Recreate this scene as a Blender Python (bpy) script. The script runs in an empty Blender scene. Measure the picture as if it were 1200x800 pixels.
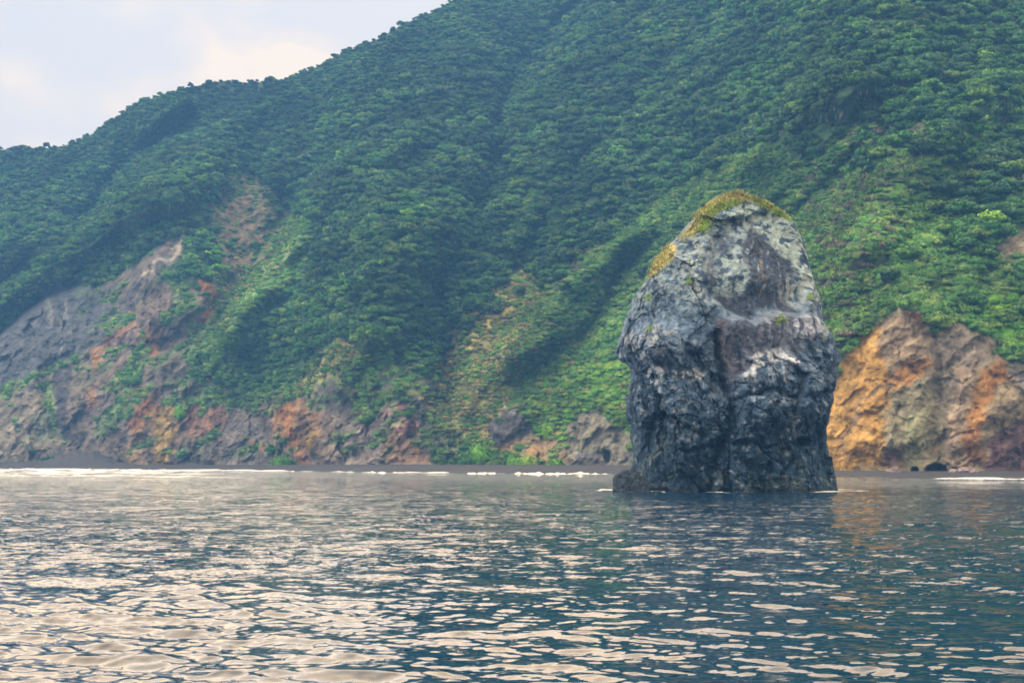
import bpy, math, random
import numpy as np
from mathutils import Vector
R = math.radians
random.seed(7); rng = np.random.default_rng(7)
sc = bpy.context.scene
COL = sc.collection

# ------------------------------------------------------------------ camera
F = 1648.0; HZ = 540.0; CAMH = 3.0          # focal length in photo pixels, horizon row, eye height (m)
cam = bpy.data.objects.new('camera', bpy.data.cameras.new('camera')); COL.objects.link(cam)
cam.location = (0, 0, CAMH); cam.rotation_euler = (R(90), 0, 0)
cam.data.sensor_width = 36.0; cam.data.lens = 36.0*F/1200.0
cam.data.shift_y = (HZ-400.0)/1200.0
cam.data.clip_start = .5; cam.data.clip_end = 20000
sc.camera = cam

# ------------------------------------------------------------------ sky
SUN_EL, SUN_AZ = R(34), R(-108)              # azimuth clockwise from +Y (behind the viewer's left shoulder)
w = bpy.data.worlds.new('World'); sc.world = w; w.use_nodes = True
nt = w.node_tree; nt.nodes.clear(); N = nt.nodes.new; L = nt.links.new
out = N('ShaderNodeOutputWorld'); bg = N('ShaderNodeBackground'); bg2 = N('ShaderNodeBackground'); mix = N('ShaderNodeMixShader')
sky = N('ShaderNodeTexSky'); sky.sky_type = 'NISHITA'; sky.sun_disc = False
sky.sun_elevation = SUN_EL; sky.sun_rotation = SUN_AZ; sky.air_density = 1.2; sky.dust_density = 2.5
L(sky.outputs[0], bg.inputs[0]); bg.inputs[1].default_value = .10
tc = N('ShaderNodeTexCoord'); mp = N('ShaderNodeMapping'); mp.inputs['Scale'].default_value = (1.0, 1.0, 1.7)
mp.inputs['Location'].default_value = (.35, .1, .62)
L(tc.outputs['Generated'], mp.inputs[0])
n1 = N('ShaderNodeTexNoise'); n1.inputs['Scale'].default_value = 5.5; n1.inputs['Detail'].default_value = 6; n1.inputs['Roughness'].default_value = .52
n2 = N('ShaderNodeTexNoise'); n2.inputs['Scale'].default_value = 1.9; n2.inputs['Detail'].default_value = 3
L(mp.outputs[0], n1.inputs[0]); L(mp.outputs[0], n2.inputs[0])
r1 = N('ShaderNodeValToRGB'); e = r1.color_ramp.elements
e[0].position = .40; e[0].color = (1.26, 1.04, .82, 1); e[1].position = .50; e[1].color = (1.62, 1.20, .74, 1)
m_ = e.new(.46); m_.color = (1.42, 1.10, .78, 1)
L(n1.outputs[0], r1.inputs[0]); wm = N('ShaderNodeMix'); wm.data_type = 'RGBA'; wm.blend_type = 'MULTIPLY'; wm.inputs[7].default_value = (.96, .92, .88, 1); L(r1.outputs[0], wm.inputs[6]); L(wm.outputs[2], bg2.inputs[0])
gd = Vector((-.55, .68, .48)).normalized()          # brighter, thinner cloud high on the western side
dt = N('ShaderNodeVectorMath'); dt.operation = 'DOT_PRODUCT'; dt.inputs[1].default_value = gd; L(tc.outputs['Generated'], dt.inputs[0])
gm = N('ShaderNodeMapRange'); gm.interpolation_type = 'SMOOTHSTEP'; gm.inputs[1].default_value = .45; gm.inputs[2].default_value = .97; gm.inputs[3].default_value = 1.6; gm.inputs[4].default_value = 4.6; L(dt.outputs['Value'], gm.inputs[0])
sx = N('ShaderNodeSeparateXYZ'); L(tc.outputs['Generated'], sx.inputs[0])
em = N('ShaderNodeMapRange'); em.interpolation_type = 'SMOOTHSTEP'; em.inputs[1].default_value = .31; em.inputs[2].default_value = .42; L(sx.outputs['Z'], em.inputs[0])
mm = N('ShaderNodeMath'); mm.operation = 'MULTIPLY_ADD'; mm.inputs[2].default_value = .90; L(gm.outputs[0], mm.inputs[0]); L(em.outputs[0], mm.inputs[1]); L(em.outputs[0], wm.inputs[0]); L(mm.outputs[0], bg2.inputs[1])
r2 = N('ShaderNodeValToRGB'); e = r2.color_ramp.elements
e[0].position = .25; e[0].color = (.90,)*3+(1,); e[1].position = .6; e[1].color = (1,)*3+(1,)
L(n2.outputs[0], r2.inputs[0])
L(r2.outputs[0], mix.inputs[0]); L(bg.outputs[0], mix.inputs[1]); L(bg2.outputs[0], mix.inputs[2]); L(mix.outputs[0], out.inputs[0])

# ------------------------------------------------------------------ sun behind thin cloud
sl = bpy.data.lights.new('sun', 'SUN'); sun = bpy.data.objects.new('sun', sl); COL.objects.link(sun)
sl.energy = 1.5; sl.angle = R(18); sl.color = (1, .96, .90)
sun.rotation_euler = (R(90)-SUN_EL, 0, R(180)-SUN_AZ)
vs_ = sc.view_settings; vs_.view_transform = 'Standard'; vs_.look = 'None'; vs_.exposure = 0.32; vs_.gamma = 1
sc.render.engine = 'CYCLES'
cy = sc.cycles; cy.use_denoising = True; cy.max_bounces = 5; cy.diffuse_bounces = 2; cy.glossy_bounces = 3
cy.volume_bounces = 0; cy.transmission_bounces = 2; cy.filter_width = 1.7; cy.use_adaptive_sampling = True
cy.sample_clamp_indirect = 6

# ------------------------------------------------------------------ numpy noise
_P = np.tile(np.random.default_rng(3).permutation(256), 3)
_G = np.random.default_rng(4).normal(size=(256, 3)); _G /= np.linalg.norm(_G, axis=1)[:, None]
def perlin(x, y, z=0.0):
    x, y, z = np.broadcast_arrays(np.asarray(x, float), np.asarray(y, float), np.asarray(z, float))
    xi = np.floor(x).astype(int); yi = np.floor(y).astype(int); zi = np.floor(z).astype(int)
    xf = x-xi; yf = y-yi; zf = z-zi; xi &= 255; yi &= 255; zi &= 255
    f = lambda t: t*t*t*(t*(t*6-15)+10)
    u, v, s = f(xf), f(yf), f(zf); r = 0
    for a in (0, 1):
        for b in (0, 1):
            for c in (0, 1):
                g = _G[_P[_P[_P[xi+a]+yi+b]+zi+c]]
                d = g[..., 0]*(xf-a)+g[..., 1]*(yf-b)+g[..., 2]*(zf-c)
                r = r+d*(u if a else 1-u)*(v if b else 1-v)*(s if c else 1-s)
    return r*1.5
def fbm(x, y, z=0.0, o=4, g=.5):
    r = 0; a = 1
    for k in range(o):
        r = r+a*perlin(x*2**k+k*17.3, y*2**k+k*5.1, z*2**k+k*9.7); a *= g
    return r
def ridged(x, y, z=0.0, o=4, g=.5):
    r = 0; a = 1
    for k in range(o):
        r = r+a*(1-2*np.abs(perlin(x*2**k+k*7.3, y*2**k+k*3.1, z*2**k+k*4.7))); a *= g
    return r/2
def worley(x, y, z, seed=0):
    """distance to nearest and second nearest feature point, and a random value of the nearest cell"""
    xi = np.floor(x).astype(int); yi = np.floor(y).astype(int); zi = np.floor(z).astype(int)
    J = np.random.default_rng(50+seed).random((256, 3)); V = np.random.default_rng(90+seed).random((256, 4))
    d1 = np.full(x.shape, 9.); d2 = np.full(x.shape, 9.); c = np.zeros(x.shape, int); ox = np.zeros(x.shape); oz = np.zeros(x.shape)
    for a in (-1, 0, 1):
        for b in (-1, 0, 1):
            for e_ in (-1, 0, 1):
                h = _P[_P[_P[(xi+a) & 255]+((yi+b) & 255)]+((zi+e_) & 255)]
                px = xi+a+J[h, 0]-x; py = yi+b+J[h, 1]-y; pz = zi+e_+J[h, 2]-z
                d = np.sqrt(px*px+py*py+pz*pz); nr = d < d1
                d2 = np.where(nr, d1, np.minimum(d2, d)); c = np.where(nr, h, c); ox = np.where(nr, px, ox); oz = np.where(nr, pz, oz); d1 = np.where(nr, d, d1)
    v = V[c]; tilt = ox*(v[..., 2]-.5)+oz*(v[..., 3]-.5)      # every cell is a tilted flat facet
    return d1, d2, np.concatenate([v, tilt[..., None]], -1)
def smooth(a, b, x):
    t = np.clip((x-a)/(b-a), 0, 1); return t*t*(3-2*t)
def lin(c):
    c = np.array(c, float)/255
    return np.where(c <= .04045, c/12.92, ((c+.055)/1.055)**2.4)
def inside(poly, u, v):
    """signed distance to a polygon, positive inside (photo pixels)"""
    P = np.array(poly, float); Q = np.roll(P, -1, 0)
    d = np.full(u.shape, 1e9); ins = np.zeros(u.shape, bool)
    for (ax, ay), (bx, by) in zip(P, Q):
        ex, ey = bx-ax, by-ay; t = np.clip(((u-ax)*ex+(v-ay)*ey)/(ex*ex+ey*ey+1e-9), 0, 1)
        d = np.minimum(d, (u-ax-t*ex)**2+(v-ay-t*ey)**2)
        if ay != by:
            ins ^= ((ay > v) != (by > v)) & (u < ex*(v-ay)/(by-ay)+ax)
    d = np.sqrt(d); return np.where(ins, d, -d)
def line_d(pts, u, v):
    d = np.full(u.shape, 1e9)
    for (ax, ay), (bx, by) in zip(pts[:-1], pts[1:]):
        ex, ey = bx-ax, by-ay; t = np.clip(((u-ax)*ex+(v-ay)*ey)/(ex*ex+ey*ey), 0, 1)
        d = np.minimum(d, (u-ax-t*ex)**2+(v-ay-t*ey)**2)
    return np.sqrt(d)
def interp(pts, u):
    p = np.array(pts, float); return np.interp(u, p[:, 0], p[:, 1])

# ------------------------------------------------------------------ mesh and object helpers
def mesh(name, verts, faces, smooth_=True, attrs=None):
    """verts (n,3); faces (m,k) array of one face size"""
    verts = np.ascontiguousarray(verts, dtype=np.float32); faces = np.ascontiguousarray(faces, dtype=np.int32)
    me = bpy.data.meshes.new(name); m, k = faces.shape
    me.vertices.add(len(verts)); me.vertices.foreach_set('co', verts.ravel())
    me.loops.add(m*k); me.loops.foreach_set('vertex_index', faces.ravel())
    me.polygons.add(m); me.polygons.foreach_set('loop_start', np.arange(0, m*k, k, dtype=np.int32))
    me.polygons.foreach_set('use_smooth', np.full(m, smooth_, dtype=bool))
    for an, av in (attrs or {}).items():
        av = np.ascontiguousarray(av, dtype=np.float32)
        if av.ndim == 2:
            a = me.attributes.new(an, 'FLOAT_COLOR', 'POINT')
            a.data.foreach_set('color', np.concatenate([av, np.ones((len(av), 1), np.float32)], 1).ravel())
        else:
            a = me.attributes.new(an, 'FLOAT', 'POINT'); a.data.foreach_set('value', av)
    me.update(calc_edges=True); return me
def grid_faces(nr, nc, wrap=False):
    i = np.arange(nr-1)[:, None]; j = np.arange(nc if wrap else nc-1)[None, :]; j2 = (j+1) % nc
    a = i*nc+j; b = i*nc+j2; c = (i+1)*nc+j2; d = (i+1)*nc+j
    return np.stack([a, b, c, d], -1).reshape(-1, 4)
def obj(name, me, mat=None, parent=None):
    o = bpy.data.objects.new(name, me); COL.objects.link(o)
    if mat and not me.materials: me.materials.append(mat)
    if parent: o.parent = parent
    return o
def tag(o, label=None, cat=None, group=None, kind=None):
    if label: o['label'] = label
    if cat: o['category'] = cat
    if group: o['group'] = group
    if kind: o['kind'] = kind
    return o
def empty(name, loc=(0, 0, 0), rz=0):
    o = bpy.data.objects.new(name, None); COL.objects.link(o); o.location = loc; o.rotation_euler = (0, 0, rz); o.empty_display_size = .5
    return o

# ------------------------------------------------------------------ materials
def mat_new(name):
    m = bpy.data.materials.new(name); m.use_nodes = True; t = m.node_tree
    return m, t, t.nodes['Principled BSDF']
def surf_mat(name, base=None, attr='Col', scale=.5, amp=.5, bump=.3, bscale=1.0, rough=.95, stretch=(1, 1, 1), dist=1.0, spec=.2, fine=4.0):
    m, t, p = mat_new(name); N = t.nodes.new; L = t.links.new
    g = N('ShaderNodeTexCoord'); mp = N('ShaderNodeMapping'); mp.inputs['Scale'].default_value = stretch; L(g.outputs['Object'], mp.inputs[0])
    a = N('ShaderNodeTexNoise'); a.inputs['Scale'].default_value = scale; a.inputs['Detail'].default_value = 6; a.inputs['Roughness'].default_value = .65
    L(mp.outputs[0], a.inputs[0])
    mr = N('ShaderNodeMapRange'); mr.inputs[1].default_value = .28; mr.inputs[2].default_value = .72
    mr.inputs[3].default_value = 1-amp; mr.inputs[4].default_value = 1+amp; L(a.outputs[0], mr.inputs[0])
    mx = N('ShaderNodeVectorMath'); mx.operation = 'SCALE'
    if base is None:
        c = N('ShaderNodeAttribute'); c.attribute_name = attr; L(c.outputs['Color'], mx.inputs[0])
    else: mx.inputs[0].default_value = base
    L(mr.outputs[0], mx.inputs['Scale']); L(mx.outputs[0], p.inputs['Base Color'])
    b = N('ShaderNodeTexNoise'); b.inputs['Scale'].default_value = bscale; b.inputs['Detail'].default_value = fine; b.inputs['Roughness'].default_value = .6
    L(mp.outputs[0], b.inputs[0]); bp = N('ShaderNodeBump'); bp.inputs['Strength'].default_value = bump; bp.inputs['Distance'].default_value = dist
    L(b.outputs[0], bp.inputs['Height']); L(bp.outputs[0], p.inputs['Normal'])
    p.inputs['Roughness'].default_value = rough; p.inputs['Specular IOR Level'].default_value = spec
    return m
def leaf_mat(name, ca, cb, cc, amp=1.0):
    """foliage: the tint drifts over the slope and from plant to plant"""
    m, t, p = mat_new(name); N = t.nodes.new; L = t.links.new
    oi = N('ShaderNodeObjectInfo'); rp = N('ShaderNodeValToRGB'); e = rp.color_ramp.elements
    e[0].position = 0; e[0].color = (*ca, 1); e[1].position = 1; e[1].color = (*cc, 1); k = e.new(.55); k.color = (*cb, 1)
    L(oi.outputs['Random'], rp.inputs[0])
    g = N('ShaderNodeNewGeometry'); n = N('ShaderNodeTexNoise'); n.inputs['Scale'].default_value = .02; n.inputs['Detail'].default_value = 5
    cx = N('ShaderNodeCombineXYZ')
    for q_, (a_, k_) in enumerate((((.71, -.5, .5), .034), ((.0, .71, .71), .03), ((.70, .5, -.5), .009))):
        dp = N('ShaderNodeVectorMath'); dp.operation = 'DOT_PRODUCT'; dp.inputs[1].default_value = [c_*k_/.02 for c_ in (a_ if q_ < 2 else (.62, .5, .6))]; L(g.outputs['Position'], dp.inputs[0]); L(dp.outputs['Value'], cx.inputs[q_])
    L(cx.outputs[0], n.inputs[0]); mr = N('ShaderNodeMapRange'); mr.inputs[1].default_value = .3; mr.inputs[2].default_value = .7
    mr.inputs[3].default_value = 1-.55*amp; mr.inputs[4].default_value = 1+.62*amp; L(n.outputs[0], mr.inputs[0])
    n3 = N('ShaderNodeTexNoise'); n3.inputs['Scale'].default_value = .9; n3.inputs['Detail'].default_value = 3; L(g.outputs['Position'], n3.inputs[0])
    m3 = N('ShaderNodeMapRange'); m3.inputs[1].default_value = .3; m3.inputs[2].default_value = .7; m3.inputs[3].default_value = .6; m3.inputs[4].default_value = 1.4
    L(n3.outputs[0], m3.inputs[0]); mu = N('ShaderNodeMath'); mu.operation = 'MULTIPLY'; L(mr.outputs[0], mu.inputs[0]); L(m3.outputs[0], mu.inputs[1])
    sc_ = N('ShaderNodeVectorMath'); sc_.operation = 'SCALE'; L(rp.outputs[0], sc_.inputs[0]); L(mu.outputs[0], sc_.inputs['Scale'])
    L(sc_.outputs[0], p.inputs['Base Color']); p.inputs['Roughness'].default_value = .75; p.inputs['Specular IOR Level'].default_value = .15
    return m
M = {}
M['hill'] = surf_mat('hillside', scale=.3, amp=.6, bump=1.0, bscale=.5, dist=2.2, fine=6)
M['stack'] = surf_mat('stack_rock', scale=1.6, amp=.5, bump=.9, bscale=2.2, dist=.45, rough=.88, fine=9, spec=.2)
M['sand'] = surf_mat('dark_sand', base=tuple(lin((46, 50, 58))), scale=.12, amp=.25, bump=.4, bscale=.6, dist=.3, rough=.8)
M['boulder'] = surf_mat('dark_boulder', base=tuple(lin((50, 62, 76))), scale=.8, amp=.45, bump=.7, bscale=1.5, dist=.3)
M['rubble'] = surf_mat('pinkish_rubble', base=tuple(lin((128, 118, 122))), scale=1.2, amp=.4, bump=.8, bscale=2.0, dist=.4)
M['bark'] = surf_mat('bark', base=(.16, .14, .12), scale=2.0, amp=.3, bump=.4, bscale=6, dist=.05)
M['leaf_dark'] = leaf_mat('dark_leaves', (.016, .062, .034), (.030, .094, .040), (.060, .128, .054))
M['leaf_mid'] = leaf_mat('green_leaves', (.034, .120, .034), (.056, .165, .042), (.115, .215, .052))
M['leaf_bright'] = leaf_mat('bright_leaves', (.08, .24, .026), (.115, .30, .030), (.19, .33, .04))
M['leaf_scrub'] = leaf_mat('scrub_leaves', (.052, .165, .046), (.092, .225, .054), (.165, .26, .072))
M['leaf_dry'] = leaf_mat('dry_grass', (.17, .21, .075), (.26, .27, .10), (.36, .32, .17))
M['cap_grass'] = leaf_mat('cap_grass', (.28, .31, .14), (.33, .34, .15), (.37, .36, .18), .3)
M['cap_green'] = leaf_mat('cap_green', (.18, .30, .05), (.2, .33, .06), (.2, .33, .06), .3)
M['leaf_grey'] = leaf_mat('weathered_scrub', (.075, .095, .075), (.105, .115, .09), (.145, .14, .115))

# ------------------------------------------------------------------ terrain: the shore, the foot of the slope and the skyline
SKY = [(-1400, 300), (-900, 260), (-500, 205), (-200, 182), (0, 176), (22, 174), (35, 176), (55, 174), (75, 171), (95, 164), (110, 156), (130, 143), (150, 128), (165, 120),
       (190, 111), (215, 104), (250, 97), (262, 95), (290, 97), (310, 96), (335, 93), (355, 85), (380, 75), (400, 63), (420, 55), (445, 45), (470, 30),
       (490, 22), (510, 13), (523, 5), (600, -42), (700, -115), (850, -220), (1000, -320), (1200, -380), (1500, -380), (1800, -220), (2200, 40), (2800, 200)]  # unseen summit at right raised to hide more sky from the water's reflection
WATER = [(-1400, 700), (-500, 560), (0, 520), (250, 455), (430, 365), (600, 332), (740, 318), (980, 233), (1200, 226), (1600, 240), (2800, 420)]     # distance of the waterline
FOOT = [(-1400, 740), (-500, 590), (0, 548), (150, 520), (250, 505), (430, 428), (600, 392), (740, 372), (900, 300), (980, 262), (1200, 254), (1600, 280), (2800, 460)]
FOOTZ = [(-1400, 1.5), (0, 1.3), (250, 1.6), (500, 2.0), (740, 1.9), (980, 1.2), (2800, 1.2)]
CLIFF = [(-500, 420), (0, 397), (60, 341), (130, 336), (200, 302), (222, 340), (262, 395), (300, 470), (345, 458), (400, 468), (450, 452), (500, 482), (560, 515), (620, 520),
         (665, 480), (735, 480), (800, 500), (940, 480), (970, 465), (1006, 399), (1025, 374), (1059, 358), (1075, 361), (1089, 388), (1125, 383), (1153, 392), (1181, 426), (1250, 420), (1600, 400), (2800, 440)]
us = np.concatenate([np.linspace(-1400, -60, 70, endpoint=False), np.arange(-60, 1262, 1.35), np.linspace(1266, 2800, 70)])
tt = np.concatenate([[-.03], np.linspace(0, .42, 300, endpoint=False), np.linspace(.42, 1, 320)])
U = us[None, :]+0*tt[:, None]
foot = interp(FOOT, us); footz = interp(FOOTZ, us)
v0 = HZ+(CAMH-footz)*F/foot; v1 = interp(SKY, us)
V = v0[None, :]+(v1-v0)[None, :]*tt[:, None]
E = (HZ-V)/F
edge_n = 9*fbm(U/34, V/34, 1.5, 3)
def blur(A, sg, axis):
    k_ = np.exp(-.5*(np.arange(-3*sg, 3*sg+1)/sg)**2); k_ /= k_.sum(); P_ = np.pad(A, [(3*sg, 3*sg) if a == axis else (0, 0) for a in range(A.ndim)], 'edge')
    r_ = np.zeros_like(A)
    for q_, w_ in enumerate(k_): r_ += w_*np.take(P_, np.arange(q_, q_+A.shape[axis]), axis)
    return r_
below = smooth(-10, 8, V+edge_n*.3-blur(interp(CLIFF, us), 14, 0)[None, :])          # 1 in the cliffs
S_hill = interp([(-500, .60), (0, .62), (300, .66), (700, .74), (1000, .74), (2800, .74)], us)[None, :]+.12*fbm(U/170, V/170, 4.2, 2)
S_cl = interp([(-500, 1.2), (0, 1.15), (120, 1.2), (260, 2.2), (500, 2.0), (640, 1.7), (760, 1.6), (960, 2.4), (1100, 2.6), (2800, 2.4)], us)[None, :]
S = np.maximum(S_hill*(1-below)+S_cl*below, E+.16)
Y = np.zeros_like(V); Y[0] = foot*.995; Y[1] = foot
for i in range(1, len(tt)-1):
    Y[i+1] = Y[i]*np.exp((E[i+1]-E[i])/np.maximum(.5*(S[i]+S[i+1])-E[i], .15))
Y = np.exp(blur(np.log(Y), 16, 1))
# relief: spurs, gullies and the diagonal grain of the slopes, as a share of the distance
Vn = V+14*fbm(U/120, V/120, 7.7, 3); Un = U+18*fbm(U/110, V/110, 2.2, 3)
ac = (.66*Un+.75*Vn); al = (-.75*Un+.66*Vn)
amp = smooth(0, 40, v0[None, :]-V)*smooth(0, .06, 1-tt[:, None])
rel = .040*(.45-ridged(ac/150, al/480, 1.0, 3))+.017*(.4-ridged(ac/42, al/190, 3.0, 3))+.0045*fbm(U/20, V/17, .3, 3)
def feat(pts, wd, a):
    global rel
    rel = rel+1.9*a*np.exp(-(line_d(pts, Un, Vn)/wd)**2)
feat([(760, -90), (690, 0), (630, 80), (585, 170), (545, 290), (520, 350), (516, 470)], 15, .026)
feat([(900, -60), (820, 40), (740, 130), (660, 230), (610, 300)], 12, .016)
feat([(210, 150), (130, 225), (75, 285), (0, 345), (-90, 400)], 18, .034)
feat([(200, 262), (120, 305), (60, 348), (0, 392)], 10, .018)
feat([(335, 235), (300, 300), (250, 370), (190, 400)], 16, .022)
feat([(860, 150), (790, 250), (720, 330), (670, 400)], 13, .020)
feat([(1010, 180), (930, 260)], 16, .016)
feat([(86, 424), (60, 440), (64, 480), (74, 520)], 7, .010)
feat([(330, 105), (250, 190), (140, 262), (0, 325)], 20, -.028)
feat([(255, 215), (150, 285), (60, 325), (0, 372)], 14, -.020)
feat([(470, 170), (400, 215), (340, 270), (295, 350), (260, 400)], 18, -.022)
feat([(460, 290), (430, 370)], 62, -.045)
feat([(640, 150), (560, 280), (500, 260)], 22, -.010)
feat([(1010, 90), (880, 180), (760, 275), (650, 345), (600, 420)], 22, -.030)
feat([(1160, 110), (1050, 215), (990, 320), (955, 400)], 24, -.022)
feat([(1059, 380), (1050, 520)], 40, -.012); feat([(1140, 400), (1150, 500)], 26, -.006); feat([(1100, 395), (1095, 540)], 9, .010)
d1, d2, cv = worley(U/16, V/26, 0*U+.5, 1)
_x = U+10*fbm(U/30, V/30, 2.0, 3)+.25*V; _y = V+8*fbm(U/26, V/26, 6.0, 3)
d1, d2, cv = worley(_x/24, _y/30, 0*U+.5, 1); e1, e2, cw = worley(_x/9, _y/10, 0*U+.5, 7)
cl_rel = (1-.4*smooth(955, 975, U))*(1-.25*smooth(300, 100, U))*(0*U+1)*(.0060*(cv[..., 0]-.5)+.009*cv[..., 4]+.0022*(cw[..., 0]-.5)+.0055*cw[..., 4]+.0035*(.4-ridged(_x/26, _y/60, 5.0, 3))+.004*fbm(U/18, V/16, 8.0, 5))
Y = Y*(1+rel*amp*(1-.55*below)+cl_rel*below*smooth(0, 6, v0[None, :]-V))
kc = 2.0*blur(below, 4, 0)-.2*(1-below); g = Y*np.exp(E*2.0); Y2 = np.maximum.accumulate(g, 0)*np.exp(-E*2.0); Y = Y2
X = Y*(U-600)/F; Z = CAMH+Y*E; Z[0] = -2.5
# far side of the ridge
bx, by, bz = [X], [Y], [Z]
for k, (dy, dz) in enumerate([(6, -1.5), (25, -14), (70, -48), (160, -110)]):
    bx.append((X[-1]*(1+dy/Y[-1]))[None]); by.append((Y[-1]+dy)[None]); bz.append(np.maximum(Z[-1]+dz, -3)[None])
TX, TY, TZ = np.concatenate(bx), np.concatenate(by), np.concatenate(bz)

# colours of bare ground, rock and turf, laid out patch by patch
col = np.zeros(U.shape+(3,))
nz = fbm(U/40, V/30, 3.3, 4); nz2 = fbm(U/9, V/12, 6.1, 3); nzv = .7*fbm(U/9+.2*V/9, V/26, 2.6, 4)+.5*fbm(U/14, V/9, 7.6, 4); nzd = fbm(ac/9, al/60, 1.9, 3)
col[:] = lin((48, 76, 52)); col += (nzd[..., None]*.02+nz[..., None]*.02)*np.array([.8, 1, .6])
Up = U+7*fbm(U/22, V/22, 9.1, 3)+3*nz2; Vp = V+7*fbm(U/22, V/22, 4.4, 3)+3*nz2
TREE = np.ones(U.shape); SCRUB = np.zeros(U.shape); ROCK = np.zeros(U.shape); DRY = np.zeros(U.shape); BRIGHT = np.zeros(U.shape); GREY = np.zeros(U.shape)
def box_of(poly, pad=25):
    p = np.array(poly); x0, y0 = p.min(0)-pad; x1, y1 = p.max(0)+pad
    js = np.where((us > x0) & (us < x1))[0]; rows = np.where(((V > y0) & (V < y1))[:, js].any(1))[0]
    return slice(rows[0], rows[-1]+1), slice(js[0], js[-1]+1)
def paint(poly, rgb, k=1.0, fe=3, vary=.25, grain='v', tree=None, scrub=None, rock=None, dry=None, bright=None, grey=None, holes=0.0, line=None):
    s = box_of(poly)
    m = smooth(-fe, fe, inside(poly, Up[s], Vp[s])) if line is None else smooth(line+fe, max(line-fe, 0), line_d(poly, Up[s], Vp[s]))
    m = m*k
    if holes: m = m*smooth(-.15, .15, {'v': nzv, 'd': nzd, 'i': nz2}[grain][s]+.35-holes)
    gz = {'v': nzv, 'd': nzd, 'i': nz2}[grain][s]
    if rgb is not None:
        c = lin(rgb)[None, None, :]*(1+vary*1.6*gz+vary*nz[s])[..., None]
        col[s] = col[s]*(1-m[..., None])+np.maximum(c, .004)*m[..., None]
    for A, val in ((TREE, tree), (SCRUB, scrub), (ROCK, rock), (DRY, dry), (BRIGHT, bright), (GREY, grey)):
        if val is not None: A[s] = A[s]*(1-m)+val*m
# low scrub on the steep open slopes
paint([(640, 345), (700, 290), (800, 215), (905, 170), (990, 215), (1080, 170), (1120, 215), (1100, 300), (1200, 330), (1290, 400), (1290, 450), (960, 470), (960, 545), (600, 545), (500, 545), (500, 480), (560, 420)],
      (62, 92, 54), vary=.55, grain='d', tree=.012, scrub=1)
paint([(955, 170), (1030, 140), (1110, 150), (1060, 250), (1010, 380), (960, 440), (930, 300)], (76, 98, 66), .8, 8, .6, 'd', tree=.006, scrub=.7, grey=.5)
paint([(1080, 150), (1300, 120), (1300, 330), (1150, 330), (1080, 260)], (58, 92, 50), .6, 10, tree=.6, scrub=.6)
paint([(850, 40), (905, 0), (1060, 60), (1010, 130), (900, 170), (840, 150)], None, tree=.85)
paint([(480, 480), (520, 440), (560, 385), (590, 330), (625, 310), (640, 345), (610, 400), (620, 450), (640, 500), (560, 520), (500, 505)], (122, 126, 86), .95, 8, .3, 'd', tree=0, scrub=.4, dry=1, grey=.2, bright=.1)
paint([(560, 352), (590, 342), (600, 365), (570, 392), (545, 415), (530, 405)], (148, 142, 84), .85, 5, .25, 'd', scrub=.1, dry=.7)
paint([(525, 395), (537, 385), (530, 440), (515, 445)], (132, 126, 88), .7, 4, .3, 'd', tree=0, dry=.5)
paint([(590, 440), (650, 415), (700, 440), (745, 415), (745, 530), (700, 500), (640, 515), (610, 490)], (104, 130, 58), .9, 8, .35, 'd', tree=.006, scrub=.7, bright=.6, dry=.15)
paint([(690, 430), (745, 410), (745, 520), (715, 480)], (112, 146, 50), .9, 7, .35, 'd', scrub=.4, bright=.8, dry=.1)
paint([(640, 310), (720, 250), (730, 262), (650, 345)], (98, 100, 96), .6, 5, .35, 'd', tree=.01, grey=.8, scrub=.4)
paint([(600, 410), (640, 370), (655, 380), (620, 430)], (88, 84, 92), .6, 5, .35, 'd', tree=0, grey=.6)
# ragged lower edge of the wood
paint([(330, 470), (350, 440), (400, 405), (440, 420), (500, 440), (540, 470), (545, 545), (380, 545)], (104, 118, 82), .85, 7, .35, 'd', tree=.03, scrub=.7, grey=.3)
paint([(340, 455), (375, 425), (400, 402), (420, 412), (390, 440), (360, 462)], (140, 142, 92), .8, 6, .3, 'd', tree=0, scrub=.4, dry=.6)
paint([(210, 470), (240, 440), (330, 462), (330, 490), (260, 495)], (98, 112, 84), .8, 6, .3, 'd', tree=.1, scrub=.8, grey=.4)
paint([(285, 470), (310, 440), (330, 430), (350, 455), (320, 480)], (84, 112, 62), .6, 5, .3, 'd', tree=.3, scrub=.8)
# the long scar on the left and the pale green chute beside it
paint([(250, 235), (270, 210), (300, 205), (325, 240), (345, 250), (350, 285), (300, 335), (262, 380), (230, 410), (205, 400), (238, 352), (262, 300), (250, 262)], (112, 116, 92), .9, 6, .3, 'd', tree=0, scrub=.35, dry=.2, rock=.4)
paint([(352, 268), (347, 305), (312, 345), (277, 385), (250, 412), (225, 418)], (84, 122, 74), .9, 6, line=14, tree=0, scrub=.9)
paint([(262, 235), (298, 232), (312, 270), (300, 305), (270, 320), (258, 280)], (134, 114, 108), .55, 6, .35, 'd', rock=.8, scrub=.1, holes=.1)
paint([(345, 262), (335, 292), (300, 328), (262, 366), (238, 402)], (112, 146, 88), .9, 7, .3, 'd', line=10, tree=0, scrub=.3, bright=.2, rock=0)
paint([(335, 292), (300, 326), (270, 356)], (146, 158, 124), .4, 4, .2, 'd', line=2)
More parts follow.
